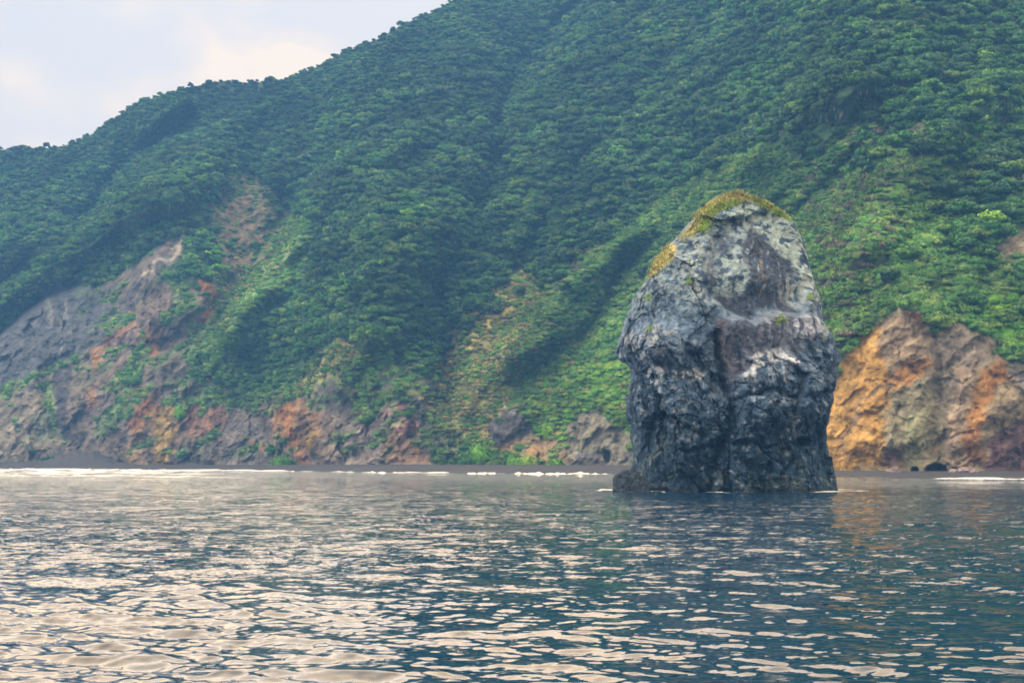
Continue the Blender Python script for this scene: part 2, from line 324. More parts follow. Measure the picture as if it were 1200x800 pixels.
# slate-grey cliff far left
paint([(-200, 480), (-60, 430), (0, 393), (40, 350), (62, 336), (124, 334), (157, 308), (190, 288), (215, 272), (222, 285), (200, 305), (180, 325), (154, 364), (124, 394), (105, 412), (86, 420), (37, 439), (0, 457), (-200, 540)],
      (84, 92, 110), 1, 3, .22, 'v', tree=0, scrub=0, rock=1, dry=0)
paint([(120, 332), (160, 305), (215, 268), (222, 282), (190, 318), (165, 345), (130, 372)], (118, 106, 106), .8, 6, .3, 'd', holes=.1, scrub=.1, grey=.2)
paint([(170, 322), (205, 292), (228, 265)], (178, 176, 168), .8, 3, .2, 'd', line=2)
paint([(76, 350), (73, 400), (70, 418)], (140, 146, 152), .7, 2, .2, 'v', line=2)
paint([(54, 340), (57, 375)], (138, 140, 142), .5, 3, .2, 'v', line=3)
paint([(0, 384), (45, 343), (80, 325), (150, 300), (148, 292), (60, 318), (0, 366)], (60, 84, 62), .7, 5, .3, 'd', tree=.8, scrub=.6)
paint([(95, 345), (135, 320), (170, 300)], (92, 118, 88), .7, 4, .3, 'd', line=5, scrub=.5, holes=.2)
# brown, mauve and orange cliffs
paint([(105, 412), (124, 394), (154, 364), (180, 335), (215, 330), (240, 350), (235, 395), (215, 420), (225, 450), (260, 475), (300, 482), (345, 458), (400, 468), (420, 500), (460, 470), (485, 470), (500, 500), (500, 548), (70, 548), (62, 500), (60, 440), (86, 420)],
      (116, 107, 106), 1, 4, .38, 'v', tree=0, scrub=.06, rock=1, dry=0)
paint([(-200, 560), (-200, 500), (0, 462), (86, 421), (60, 440), (62, 480), (76, 520), (40, 548)], (122, 118, 110), 1, 3, .4, 'd', tree=0, scrub=.12, rock=.8)
paint([(-100, 490), (0, 459), (50, 436), (90, 421)], (104, 130, 82), .9, 3, .3, 'd', line=5, tree=0, scrub=.6, rock=.1)
paint([(0, 474), (45, 448), (58, 452)], (64, 70, 72), .6, 3, .3, 'd', line=2)
paint([(48, 445), (62, 452), (72, 515), (60, 500), (48, 470)], (98, 122, 78), .85, 4, .3, 'v', tree=0, scrub=.6, rock=.2)
paint([(40, 485), (62, 478), (70, 510), (45, 520)], (90, 112, 92), .6, 5, .3, 'v', scrub=.3)
paint([(60, 440), (84, 424), (82, 450), (76, 480), (90, 520), (76, 520), (64, 480)], (70, 70, 84), .92, 3, .3, 'v', rock=1, scrub=0)
paint([(95, 470), (120, 440), (150, 450), (140, 500), (100, 530)], (124, 116, 118), .6, 8, .3, 'v')
paint([(104, 430), (112, 408), (135, 392), (152, 372), (160, 385), (140, 398), (120, 412), (110, 440)], (196, 122, 70), .9, 4, .3, 'v', rock=1)
paint([(150, 366), (156, 366), (158, 382), (150, 384)], (208, 140, 78), .9, 2, .2, 'v')
paint([(104, 455), (114, 455), (113, 475), (104, 478)], (186, 118, 76), .8, 3, .3, 'v')
paint([(164, 392), (176, 386), (187, 396), (185, 412), (170, 408)], (202, 124, 72), .85, 4, .35, 'v')
paint([(118, 398), (160, 372), (185, 350), (215, 345), (222, 370), (200, 392), (160, 420), (120, 455)], (120, 100, 108), .45, 8, .4, 'v')
paint([(236, 328), (248, 330), (252, 346), (238, 348)], (206, 126, 58), .9, 3, .3, 'v', tree=0, rock=1)
paint([(212, 362), (236, 366), (250, 352), (246, 376), (215, 372)], (182, 112, 74), .8, 3, .35, 'v', tree=0, rock=1)
paint([(168, 405), (176, 412), (160, 436), (140, 452), (122, 460), (140, 430)], (112, 138, 78), .92, 3, .25, 'd', scrub=.5, rock=0)
paint([(150, 446), (160, 436), (170, 438), (160, 450)], (62, 118, 56), .8, 3, .3, 'd', scrub=.9, bright=.4)
paint([(205, 415), (225, 440), (245, 440), (250, 460), (215, 460), (195, 440)], (116, 116, 108), .7, 5, .35, 'v', scrub=.3)
paint([(152, 478), (166, 455), (180, 455), (182, 478), (172, 502), (158, 512), (150, 498)], (198, 118, 62), .9, 5, .35, 'v')
paint([(178, 480), (192, 470), (206, 470), (206, 520), (200, 545), (180, 545)], (198, 148, 66), .9, 4, .35, 'v')
paint([(150, 520), (165, 500), (170, 545), (150, 548)], (168, 132, 96), .7, 5, .3, 'v')
paint([(215, 475), (262, 472), (272, 500), (250, 510), (215, 505)], (166, 112, 92), .7, 6, .35, 'v')
paint([(205, 515), (250, 520), (246, 545), (208, 545)], (92, 98, 96), .7, 5, .35, 'v')
paint([(262, 490), (312, 495), (312, 545), (262, 545)], (112, 108, 118), .8, 7, .3, 'v')
paint([(296, 515), (308, 515), (308, 528), (294, 526)], (190, 124, 80), .7, 3, .3, 'v')
paint([(207, 478), (215, 476), (216, 487), (207, 487)], (56, 120, 50), .9, 2, .3, 'i', bright=1, scrub=1)
paint([(318, 478), (332, 466), (346, 458), (372, 470), (376, 500), (370, 530), (352, 534), (335, 525), (320, 505)], (172, 122, 92), .9, 4, .35, 'v')
paint([(320, 480), (334, 470), (345, 482), (342, 500), (350, 512), (352, 530), (338, 520), (330, 500)], (204, 120, 54), .95, 4, .3, 'v')
paint([(360, 500), (369, 502), (368, 524), (358, 530)], (212, 154, 50), .95, 3, .25, 'v')
paint([(345, 528), (352, 530), (362, 544), (348, 543)], (186, 112, 68), .9, 3, .25, 'v')
paint([(376, 480), (395, 490), (398, 540), (375, 542)], (146, 126, 116), .8, 6, .4, 'v')
paint([(400, 500), (450, 500), (450, 545), (400, 545)], (134, 122, 124), .8, 6, .35, 'v', holes=.05, scrub=.12)
paint([(366, 452), (392, 446), (415, 470), (405, 490), (386, 474)], (76, 78, 84), .9, 4, .35, 'i', tree=0, scrub=.2, rock=.8)
paint([(425, 455), (460, 440), (462, 452), (430, 465)], (82, 82, 92), .8, 4, .35, 'd', tree=0, rock=.5)
paint([(408, 480), (438, 466), (440, 492), (412, 500)], (112, 130, 92), .7, 4, .3, 'd', scrub=.6)
paint([(452, 482), (462, 474), (476, 474), (486, 492), (488, 508), (462, 508), (454, 496)], (178, 130, 134), .95, 3, .12, 'v', rock=1, scrub=0)
paint([(452, 508), (490, 508), (500, 545), (450, 545)], (158, 122, 100), .85, 5, .4, 'v')
paint([(484, 520), (494, 520), (493, 534), (484, 534)], (206, 134, 66), .8, 3, .3, 'v')
paint([(476, 462), (496, 462), (512, 490), (500, 512), (490, 500)], (78, 76, 86), .85, 4, .35, 'v', rock=.8)
paint([(500, 500), (560, 508), (575, 545), (500, 548)], (106, 112, 98), .8, 6, .35, 'v', scrub=.45)
paint([(572, 500), (590, 482), (612, 484), (622, 505), (612, 522), (580, 524)], (74, 74, 88), .97, 4, .45, 'i', tree=0, scrub=0, rock=1, dry=0)
paint([(592, 480), (604, 478), (610, 486), (596, 488)], (124, 130, 138), .8, 2, .3, 'i')
paint([(580, 524), (625, 510), (665, 515), (665, 546), (600, 548)], (164, 140, 112), .9, 5, .3, 'v', tree=0, scrub=.15, rock=.7)
paint([(620, 528), (632, 528), (630, 538), (618, 538)], (198, 130, 78), .6, 3, .3, 'v')
paint([(665, 500), (680, 481), (700, 482), (718, 496), (735, 505), (750, 548), (664, 548)], (142, 138, 130), .95, 4, .3, 'v', tree=0, scrub=.08, rock=1, bright=0, dry=0)
paint([(675, 528), (708, 530), (706, 543), (675, 543)], (104, 106, 120), .9, 3, .15, 'v')
paint([(676, 524), (695, 526), (712, 522), (700, 530)], (112, 142, 76), .7, 3, .2, 'v', scrub=.5)
# turf and shrubs breaking up the left cliffs
s = box_of([(0, 340), (500, 550)]); mk_ = smooth(.16, .36, nz[s]*.7+.9*fbm(ac[s]/16, al[s]/50, 3.7, 4)+.18*smooth(500, 400, V[s]))*smooth(.2, .8, below[s])*smooth(70, 130, U[s])*smooth(545, 525, V[s])*.85
col[s] = col[s]*(1-mk_[..., None])+(lin((92, 118, 80))[None, None]*(1+.5*nzd[s])[..., None])*mk_[..., None]
SCRUB[s] = np.maximum(SCRUB[s], .5*mk_); ROCK[s] = ROCK[s]*(1-.8*mk_)
# the ochre headland on the right
RC = [(969, 467), (973, 449), (1006, 399), (1025, 374), (1059, 358), (1075, 361), (1089, 388), (1125, 383), (1153, 392), (1169, 408), (1181, 430), (1204, 427), (1290, 420), (1290, 560), (960, 560), (960, 500)]
paint(RC, (144, 134, 116), 1, 2.5, .28, 'v', tree=0, scrub=0, rock=1, dry=0, bright=0, grey=0)
paint([(960, 500), (969, 467), (973, 449), (1006, 397), (1030, 372), (1030, 400), (1045, 440), (1035, 480), (1036, 545), (960, 560)], (196, 158, 90), 1, 5, .28, 'i')
paint([(1030, 380), (1059, 360), (1085, 388), (1090, 420), (1040, 430), (1028, 405)], (148, 132, 118), .9, 6, .22, 'd')
paint([(1062, 362), (1076, 362), (1086, 380), (1072, 372)], (176, 128, 86), .8, 3, .2, 'd')
paint([(1006, 400), (1024, 375), (1030, 378), (1012, 404)], (186, 132, 78), .8, 3, .2, 'd')
paint([(1040, 445), (1060, 425), (1100, 420), (1080, 440), (1050, 455)], (204, 154, 96), .85, 5, .3, 'd')
paint([(1060, 424), (1075, 427), (1078, 434), (1062, 434)], (108, 76, 50), .85, 3, .3, 'd')
paint([(1090, 390), (1130, 385), (1165, 405), (1150, 430), (1120, 430), (1092, 420)], (148, 140, 138), .9, 6, .2, 'd')
paint([(1060, 450), (1110, 432), (1125, 450), (1110, 490), (1080, 545), (1040, 545), (1038, 500), (1045, 465)], (140, 138, 122), .9, 7, .3, 'v')
paint([(1065, 490), (1080, 478), (1084, 500), (1080, 540), (1062, 542), (1058, 520)], (160, 164, 136), .9, 5, .2, 'v')
paint([(1085, 440), (1120, 435), (1118, 470), (1100, 480)], (128, 120, 124), .6, 6, .3, 'v')
paint([(1120, 430), (1145, 425), (1135, 480), (1125, 545), (1105, 545), (1110, 480)], (156, 140, 130), .9, 5, .35, 'v')
paint([(1148, 440), (1170, 420), (1180, 440), (1160, 470), (1150, 510), (1138, 545), (1130, 530), (1136, 480)], (186, 138, 80), .9, 5, .35, 'v')
paint([(1132, 505), (1150, 500), (1152, 540), (1132, 545)], (150, 110, 82), .8, 5, .35, 'i')
paint([(1160, 475), (1186, 460), (1192, 480), (1172, 505), (1158, 500)], (150, 136, 116), .8, 5, .4, 'i')
paint([(1160, 515), (1195, 490), (1290, 470), (1290, 560), (1150, 560)], (98, 74, 84), .95, 6, .4, 'i')
paint([(1182, 430), (1290, 420), (1290, 470), (1200, 470)], (128, 126, 134), .8, 5, .3, 'i')
paint([(984, 528), (996, 500), (1008, 475), (1020, 466), (1040, 452)], (134, 116, 104), .8, 2, .2, 'd', line=3)
paint([(1036, 535), (1048, 525), (1060, 545), (1036, 548)], (152, 124, 120), .8, 4, .2, 'i')
# small scars in the scrub
paint([(961, 280), (970, 272), (987, 282), (985, 298), (966, 296)], (150, 108, 96), .7, 4, .4, 'i', holes=.2, tree=0, scrub=.1, rock=1)
paint([(1165, 300), (1185, 272), (1215, 262), (1250, 300), (1200, 306)], (142, 134, 122), .85, 5, .35, 'd', tree=0, scrub=.1, rock=1)
paint([(978, 230), (1000, 200), (1020, 190)], (134, 120, 100), .6, 4, .3, 'd', line=4, dry=.3)
paint([(958, 405), (985, 398), (992, 412), (965, 430)], (142, 92, 88), .7, 4, .4, 'i', rock=.6)
paint([(1125, 350), (1165, 335), (1210, 345), (1210, 405), (1175, 400), (1150, 385)], (84, 140, 46), .85, 6, .35, 'd', tree=.05, bright=.9, scrub=.8)
paint([(1000, 380), (1060, 340), (1120, 350), (1120, 378), (1060, 352), (1010, 395)], (72, 104, 66), .8, 5, .3, 'd', tree=.1, scrub=.9)
paint([(440, 245), (500, 235), (520, 262), (470, 280)], None, bright=.35)
cave = smooth(1.0, .55, np.hypot((U-1097)/15, (V-552)/10))
for c_, a_, b_, g_ in ((1072, 551, 5, 4), (712, 535, 5, 9)):
    cave = np.maximum(cave, smooth(1.0, .6, np.hypot((U-c_)/b_, (V-a_)/g_)))
rk_ = ROCK[..., None]; st_ = 1-col.min(-1)/col.max(-1); col = col*(1-(ROCK*smooth(.45, .85, st_)*(.24-.10*smooth(700, 900, U)))[..., None]*(np.array([1.5, .8, 1.4])+(np.array([.7, .9, .9])-np.array([1.5, .8, 1.4]))*smooth(700, 900, U)[..., None])); gl = col.mean(-1, keepdims=True); ds = rk_*(.30-.22*smooth(700, 900, U))[..., None]; col = col*(1-ds)+gl*ds; col = col*(1-rk_*np.array([.20, .18, .26]))
col = np.clip(col, .006, .6)
cfull = np.concatenate([col]+[col[-1:]]*4)
# hollow the sea caves
TY[:len(tt)] += cave*5.5; TX[:len(tt)] = TY[:len(tt)]*(U-600)/F; TZ[1:len(tt)] = (CAMH+TY[:len(tt)]*E)[1:]
nR, nC = TX.shape
hill = obj('mountainside', mesh('mountainside', np.stack([TX, TY, TZ], -1).reshape(-1, 3), grid_faces(nR, nC)[:, ::1], True, {'Col': cfull.reshape(-1, 3)}), M['hill'])
tag(hill, 'steep green mountainside rising from ochre and grey sea cliffs', None, None, 'structure')

# ------------------------------------------------------------------ beach
bu = np.concatenate([np.linspace(-1400, -60, 40, endpoint=False), np.arange(-60, 1262, 3.0), np.linspace(1266, 2800, 40)])
wd = interp(WATER, bu)+3*fbm(bu/40, 0*bu, .7, 3); fd = interp(FOOT, bu)+2; fz = interp(FOOTZ, bu)
ts = np.linspace(-.5, 1.12, 60); BU = bu[None, :]+0*ts[:, None]
BY = wd[None, :]+(fd-wd)[None, :]*ts[:, None]
BZ = np.where(ts[:, None] < 0, ts[:, None]*3.0, fz[None, :]*(smooth(0, .75, ts[:, None]))**.8)
BX = BY*(BU-600)/F
fan = np.exp(-((BU-95)/38)**2)*smooth(.1, 1.0, ts[:, None])*(5.5+2*fbm(BU/9, BU*0, .3, 3))+np.exp(-((BU-18)/30)**2)*smooth(.2, 1, ts[:, None])*1.5
BZ = BZ+fan+.10*fbm(BX/9, BY/5, .4, 3)*smooth(0, .2, ts[:, None])
beach = obj('beach', mesh('beach', np.stack([BX, BY, BZ], -1).reshape(-1, 3), grid_faces(*BX.shape)), M['sand'])
tag(beach, 'narrow dark grey sand beach along the foot of the cliffs', None, None, 'structure')

# ------------------------------------------------------------------ sea
def sea():
    u = np.concatenate([[-30000, -9000, -3500], np.linspace(-1600, -70, 40, endpoint=False), np.arange(-70, 1270, 1.35), np.linspace(1272, 2800, 40), [4500, 10000, 30000]])
    v = np.concatenate([[543, 544, 545], np.arange(546, 560, .5), np.arange(560, 835, .42), np.geomspace(836, 1500, 40)])
    Vg, Ug = np.meshgrid(v, u, indexing='ij'); Yg = F*CAMH/(Vg-HZ); Xg = np.clip(Yg*(Ug-600)/F, -1500, 1500)
    Yg = np.minimum(Yg, 1550)
    dy = np.gradient(Yg[:, 0]); dy = np.abs(dy)[:, None]; dx = Yg*1.35/F
    r = np.random.default_rng(11); H = np.zeros_like(Yg); HX = np.zeros_like(Yg); HY = np.zeros_like(Yg)
    lost = np.zeros_like(Yg)
    patch = (1+.45*fbm(Xg/26, Yg/14, 2.0, 3))*(1+.75*smooth(620, 100, Ug+140*fbm(Xg/14, Yg/9, 7.0, 3)))
    for k in range(95):
        lam = .20*(32**(k/94.0)); th = r.normal(0, .46)+.22; kx, ky = math.sin(th), math.cos(th)
        kk = 2*math.pi/lam; st = (.0175 if lam < 2.2 else .0105)*(1.0+.2*r.random()); a = st/kk; ph = r.random()*6.283
        sp = np.sqrt((dx*kx)**2+(dy*ky)**2)
        f = kk*(Xg*kx+Yg*ky)+ph+1.2*perlin(Xg/(lam*5), Yg/(lam*5), k*1.7) if k % 2 else kk*(Xg*kx+Yg*ky)+ph
        wt = smooth(.5, .22, sp/lam)*(patch *(1.2 if lam < .9 else 1) if lam < 1.6 else 1)
        lost += (st*(1-np.minimum(wt, 1)))**2*.5
        H += a*wt*np.sin(f); c = np.cos(f)*a*wt*.75; HX += c*kx; HY += c*ky
    near_shore = smooth(0, 60, interp(WATER, Ug)-Yg)
    H *= .35+.65*near_shore; HX *= near_shore; HY *= near_shore
    # foam and milky shallows
    d = interp(WATER, Ug)-Yg; n = fbm(Xg/7, Yg/9, 1.0, 4); nl = fbm(Xg/40, Yg/22, 5.0, 3)
    left = smooth(480, 120, Ug)
    brk = np.exp(-((d-5-4*nl)/(3.5+11*left+9*smooth(760, 700, Ug)))**2)*smooth(-.35+.15*left*-1, .25, n*.6+.55*fbm(Xg/28, Yg/60, 9.0, 2)+.28*left)
    wash = left*smooth(400, 120, d)*smooth(-.5, .25, n+.35*nl)*.55
    lines_ = np.exp(-((d-52-14*nl)/3.5)**2)*left*.7*smooth(-.1, .3, n)
    milky = smooth(430, 250, d)*left*.55+smooth(190, 80, d)*.35*(1-left)*smooth(760, 720, Ug)+smooth(110, 50, d)*.22*smooth(960, 985, Ug)
    foam = np.clip(np.maximum(np.maximum(brk, wash), lines_), 0, 1)
    foam *= 1-smooth(700, 745, Ug)*smooth(1170, 1000, Ug)*.9
    # white water where the swell washes round the foot of the stack
    q = np.hypot((Xg-21.8)/11.8, (Yg-145.5)/8.8); ring = np.exp(-((q-1.05)/.2)**2)*smooth(-.3, .25, n+.9*fbm(Xg/2.2, Yg/2.2, 2, 3))*1.0
    foam = np.maximum(foam, ring)
    foam = np.maximum(foam, .9*np.exp(-(((Xg-12.6)/1.9)**2+((Yg-138.2)/1.3)**2))*smooth(-.4, .2, n))
    H += brk*.4*smooth(-5, 3, d)
    co = np.stack([Xg+HX, Yg+HY, H], -1)
    # astern of the viewer
    rows = [co]; fo = [foam]; mi = [milky]; ri = [np.sqrt(lost)/.095*(.55+.45*smooth(650, 250, Ug))]
    sgn = np.clip((u-600)/900, -1, 1)
    for yy in (2.0, -30.0, -280.0):
        rr = np.zeros((1, len(u), 3)); rr[0, :, 0] = sgn*(1500 if yy < 0 else 4.0)+0; rr[0, :, 1] = yy
        if yy > 0: rr[0, :, 0] = np.clip(2*(u-600)/F, -1500, 1500)
        rows.append(rr); ri.append(np.zeros((1, len(u)))); fo.append(np.zeros((1, len(u)))); mi.append(np.zeros((1, len(u))))
    co = np.concatenate(rows); fo = np.concatenate(fo); mi = np.concatenate(mi); ri = np.concatenate(ri); print('ripple', ri.min(), ri.max())
    return mesh('sea', co.reshape(-1, 3), grid_faces(*co.shape[:2]), True, {'foam': fo.ravel(), 'milky': mi.ravel(), 'ripple': ri.ravel()})
m, t, p = mat_new('sea_water'); N = t.nodes.new; L = t.links.new
fa = N('ShaderNodeAttribute'); fa.attribute_name = 'foam'; ma = N('ShaderNodeAttribute'); ma.attribute_name = 'milky'
mx1 = N('ShaderNodeMix'); mx1.data_type = 'RGBA'; mx1.inputs[6].default_value = (.002, .020, .050, 1); mx1.inputs[7].default_value = (.42, .48, .48, 1)
L(ma.outputs['Fac'], mx1.inputs[0])
g = N('ShaderNodeTexCoord'); fn = N('ShaderNodeTexNoise'); fn.inputs['Scale'].default_value = 1.3; fn.inputs['Detail'].default_value = 4; L(g.outputs['Object'], fn.inputs[0])
ad = N('ShaderNodeMath'); ad.operation = 'ADD'; L(fa.outputs['Fac'], ad.inputs[0]); L(fn.outputs[0], ad.inputs[1])
fr = N('ShaderNodeMapRange'); fr.inputs[1].default_value = .72; fr.inputs[2].default_value = 1.15; L(ad.outputs[0], fr.inputs[0])
mx2 = N('ShaderNodeMix'); mx2.data_type = 'RGBA'; mx2.inputs[7].default_value = (.56, .62, .68, 1); L(mx1.outputs[2], mx2.inputs[6]); L(fr.outputs[0], mx2.inputs[0])
L(mx2.outputs[2], p.inputs['Base Color'])
ro = N('ShaderNodeMapRange'); ro.inputs[3].default_value = .035; ro.inputs[4].default_value = .85; L(fr.outputs[0], ro.inputs[0]); L(ro.outputs[0], p.inputs['Roughness'])
p.inputs['IOR'].default_value = 1.40
# ripples too small for the mesh: they tilt the surface normal
ra = N('ShaderNodeAttribute'); ra.attribute_name = 'ripple'
gn = N('ShaderNodeNewGeometry'); prev = gn.outputs['Normal']
for (sx_, sy_, k_, dt, rot) in ((.5, 1.0, .85, 4, .25), (2.0, 4.4, 1.0, 5, -.15), (6.0, 12.0, .85, 5, .1)):
    mp_ = N('ShaderNodeMapping'); mp_.inputs['Scale'].default_value = (sx_, sy_, 1); mp_.inputs['Rotation'].default_value = (0, 0, rot); L(g.outputs['Object'], mp_.inputs[0])
    wa = N('ShaderNodeTexNoise'); wa.inputs['Scale'].default_value = 1; wa.inputs['Detail'].default_value = dt; wa.inputs['Roughness'].default_value = .6; wa.inputs['Distortion'].default_value = .5
    L(mp_.outputs[0], wa.inputs[0])
    sb = N('ShaderNodeVectorMath'); sb.operation = 'SUBTRACT'; sb.inputs[1].default_value = (.5, .5, .5); L(wa.outputs['Color'], sb.inputs[0])
    ml = N('ShaderNodeVectorMath'); ml.operation = 'MULTIPLY'; ml.inputs[1].default_value = (k_*.55, k_, 0); L(sb.outputs[0], ml.inputs[0])
    rs = N('ShaderNodeMath'); rs.operation = 'MULTIPLY_ADD'; rs.inputs[1].default_value = 1.5; rs.inputs[2].default_value = .34; L(ra.outputs['Fac'], rs.inputs[0])
    m2_ = N('ShaderNodeVectorMath'); m2_.operation = 'SCALE'; L(ml.outputs[0], m2_.inputs[0]); L(rs.outputs[0], m2_.inputs['Scale']); ml = m2_
    av = N('ShaderNodeVectorMath'); av.operation = 'ADD'; L(prev, av.inputs[0]); L(ml.outputs[0], av.inputs[1]); prev = av.outputs[0]
nn_ = N('ShaderNodeVectorMath'); nn_.operation = 'NORMALIZE'; L(prev, nn_.inputs[0]); L(nn_.outputs[0], p.inputs['Normal'])
M['sea'] = m
tag(obj('sea', sea(), M['sea']), 'choppy dark teal sea with peach sky glints and surf along the beach', None, None, 'structure')

# ------------------------------------------------------------------ the sea stack
SY = 145.5; K = SY/F
LEFT = [(226, 862), (229, 850), (233, 841), (240, 830), (250, 819), (260, 808), (270, 799), (282, 789), (295, 776), (308, 767), (321, 762), (340, 749), (352, 742), (362, 739), (375, 734), (390, 731), (400, 728), (412, 727), (420, 726), (427, 731), (433, 736), (461, 736), (480, 739), (495, 742), (528, 742), (545, 742), (560, 744), (577, 746), (600, 745)]
RIGHT = [(226, 863), (229, 872), (233, 888), (240, 902), (248, 914), (262, 932), (280, 939), (300, 944), (333, 951), (362, 958), (386, 960), (393, 966), (400, 971), (424, 972), (450, 969), (476, 966), (518, 966), (542, 972), (561, 976), (577, 977), (600, 980)]
def stack():
    vv = np.concatenate([[226, 226.5, 227.3], np.arange(228.2, 598, .75)])
    th = np.concatenate([np.linspace(-math.pi, 0, 620, endpoint=False), np.linspace(0, math.pi, 120, endpoint=False)])   # -pi..0 faces the viewer
    VV, TH = np.meshgrid(vv, th, indexing='ij')
    l = interp(LEFT, VV); r = interp(RIGHT, VV)
    c = (l+r)/2; h = (r-l)/2
    ex = .78
    cx = np.sign(np.cos(TH))*np.abs(np.cos(TH))**ex; sy = np.sign(np.sin(TH))*np.abs(np.sin(TH))**.85
    x = (c+h*cx-600)*K; z = CAMH+(HZ-VV)*K
    dep = 8.6*smooth(224, 420, VV)**.5*np.clip(h/95, 0, 1)**.7
    y = SY+dep*sy
    uu = c+h*cx; front = smooth(.15, .6, -np.sin(TH)); cs = np.abs(np.cos(TH)); side = 1-(.72+.2*smooth(490, 530, VV))*cs**(4-2.2*smooth(490, 540, VV))
    # broken rock: blocks, ledges, joints
    wx = x+.5*fbm(x/4, y/4, z/4, 2)+.12*fbm(x/.5, y/.5, z/.5, 3); wy = y+.4*fbm(x/4+9, y/4, z/4, 2); wz = z+.35*fbm(x/4, y/4+9, z/4, 2)+.12*fbm(x/.5, y/.5+4, z/.5, 3)+.22*x
    d = np.zeros_like(x)
    rough = .45+.75*smooth(395, 430, VV)+.35*smooth(780, 740, uu)*smooth(300, 340, VV)
    panel = smooth(-6, 6, inside([(822, 300), (842, 268), (880, 252), (915, 256), (934, 300), (938, 350), (925, 372), (900, 372), (868, 384), (838, 376), (818, 352)], uu+5*fbm(x/2, z/2, 1, 3), VV+5*fbm(x/2, z/2, 4, 3)))
    saddle = .8*smooth(-16, 18, inside([(826, 378), (868, 388), (905, 374), (945, 380), (940, 410), (915, 425), (850, 445), (832, 470), (815, 440)], uu, VV))
    rough = rough*(1-.55*panel)*(1-.6*saddle)
    a1, a2, cv = worley(wx/4.4, wy/4.4, wz/5.2, 2); d += rough*(1.3*(cv[..., 0]-.5)+2.6*cv[..., 4]-.16*smooth(.07, .0, a2-a1))
    a1, a2, cv = worley(wx/1.35+wz*.12, wy/1.35, wz/2.3, 3); d += rough*(.45*(cv[..., 0]-.5)+1.0*cv[..., 4]-.10*smooth(.08, 0, a2-a1))
    a1, a2, cv = worley(wx/.62, wy/.62+wz*.2, wz/.62, 4); d += rough*(.20*(cv[..., 0]-.5)+.50*cv[..., 4]-.03*smooth(.1, 0, a2-a1))
    d += .8*fbm(x/6, y/6, z/7, 3)*(.4+rough*.5)+.42*rough*(ridged(x/1.9+wz*.1, y/1.9, z/3.2, 5, .6)-.5)+.10*fbm(x/.6, y/.6, z/.6, 3)*(.4+rough)
    d += .18*fbm(x/1.5, y/1.5, z/9, 3)*panel
    # the big forms
    fx, fv = uu, VV
    def blob(cx_, cy_, rx, ry, a, p_=2):
        return a*np.exp(-((((fx-cx_)/rx)**2+((fv-cy_)/ry)**2)**(p_/2)))
    n_a = fbm(x/2.2, y/2.2, z/2.2, 4); n_b = fbm(x/.7, y/.7, z/.7, 4); n_s = fbm(x/.55, y/.8, z/5, 3); n_c = fbm(x/5, y/5, z/4, 3)
    jx = fx+9*n_c+5*n_a; jv = fv+9*fbm(x/4+3, y/4, z/4, 3)
    d2_ = np.zeros_like(x)
    d2_ -= 1.15*panel+.9*smooth(0, 30, VV-330)*panel                        # slab fallen from the upper face
    lg = interp([(800, 330), (822, 354), (840, 372), (868, 387), (886, 378), (912, 371), (960, 380)], jx)
    d2_ += 1.3*smooth(-2, 9, jv-lg)*smooth(445, 395, VV)*smooth(800, 850, fx)*smooth(985, 940, fx)*.8   # shelf under it
    d2_ -= 1.3*saddle*smooth(385, 420, VV)
    d2_ += blob(768, 405, 30, 24, 1.5)+blob(790, 345, 34, 40, .8)+blob(905, 470, 48, 34, 1.5)+blob(880, 545, 55, 30, 1.0)+blob(790, 500, 38, 40, 1.1)+blob(955, 440, 18, 60, .6)
    d2_ -= 1.7*np.exp(-(line_d([(826, 400), (832, 440), (843, 475), (842, 505), (828, 530), (815, 575)], fx+4*fbm(x/1.5, z/1.5, 1, 3), fv)/4.5)**2)
    d2_ -= 1.0*np.exp(-(line_d([(800, 425), (822, 452), (838, 462)], fx, fv+4*fbm(x/1.5, z/1.5, 3, 3))/6)**2)
    d2_ -= .9*np.exp(-(line_d([(765, 470), (768, 520), (760, 575)], fx+4*fbm(x/1.5, z/1.5, 5, 3), fv)/3.5)**2)
    d2_ -= .9*np.exp(-(line_d([(900, 528), (896, 575)], fx+3*fbm(x/1.5, z/1.5, 6, 3), fv)/3)**2)
    d2_ -= .8*np.exp(-(line_d([(845, 472), (880, 462), (925, 470), (960, 462)], fx, fv+4*fbm(x/1.5, z/1.5, 8, 3))/3.5)**2)
    d2_ -= .7*np.exp(-(line_d([(790, 530), (850, 520), (890, 524)], fx, fv+4*fbm(x/1.5, z/1.5, 9, 3))/3)**2)
    d2_ -= 2.6*smooth(1.15, .6, np.hypot((fx-927)/13, (fv-519)/6.5))          # hollow
    d2_ -= 1.0*smooth(1.2, .5, np.hypot((fx-736)/9, (fv-424)/8))
    d += d2_*front
    d = d*side*smooth(226, 240, VV)
    d += .5*smooth(560, 585, VV)*side
    nx = np.cos(TH)*.55; ny = np.sin(TH); ln = np.hypot(nx, ny); nx /= ln; ny /= ln
    X_, Y_ = x+nx*d, y+ny*d*1.0; Z_ = z-.12*d*smooth(560, 300, VV)*(1-panel)
    # colours
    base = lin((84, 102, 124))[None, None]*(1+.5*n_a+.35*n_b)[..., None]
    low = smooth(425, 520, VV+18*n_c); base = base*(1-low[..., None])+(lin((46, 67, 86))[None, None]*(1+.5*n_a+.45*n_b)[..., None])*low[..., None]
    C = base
    def mixc(rgb, mk):
        nonlocal C
        mk = np.clip(mk, 0, 1)[..., None]; C = C*(1-mk)+lin(rgb)[None, None]*mk
    P = lambda poly, fe=5: smooth(-fe, fe, inside(poly, jx, jv))
    upper = smooth(400, 330, VV)
    mixc((150, 156, 156), upper*smooth(-.25, .2, n_b+.6*n_a)*.85)
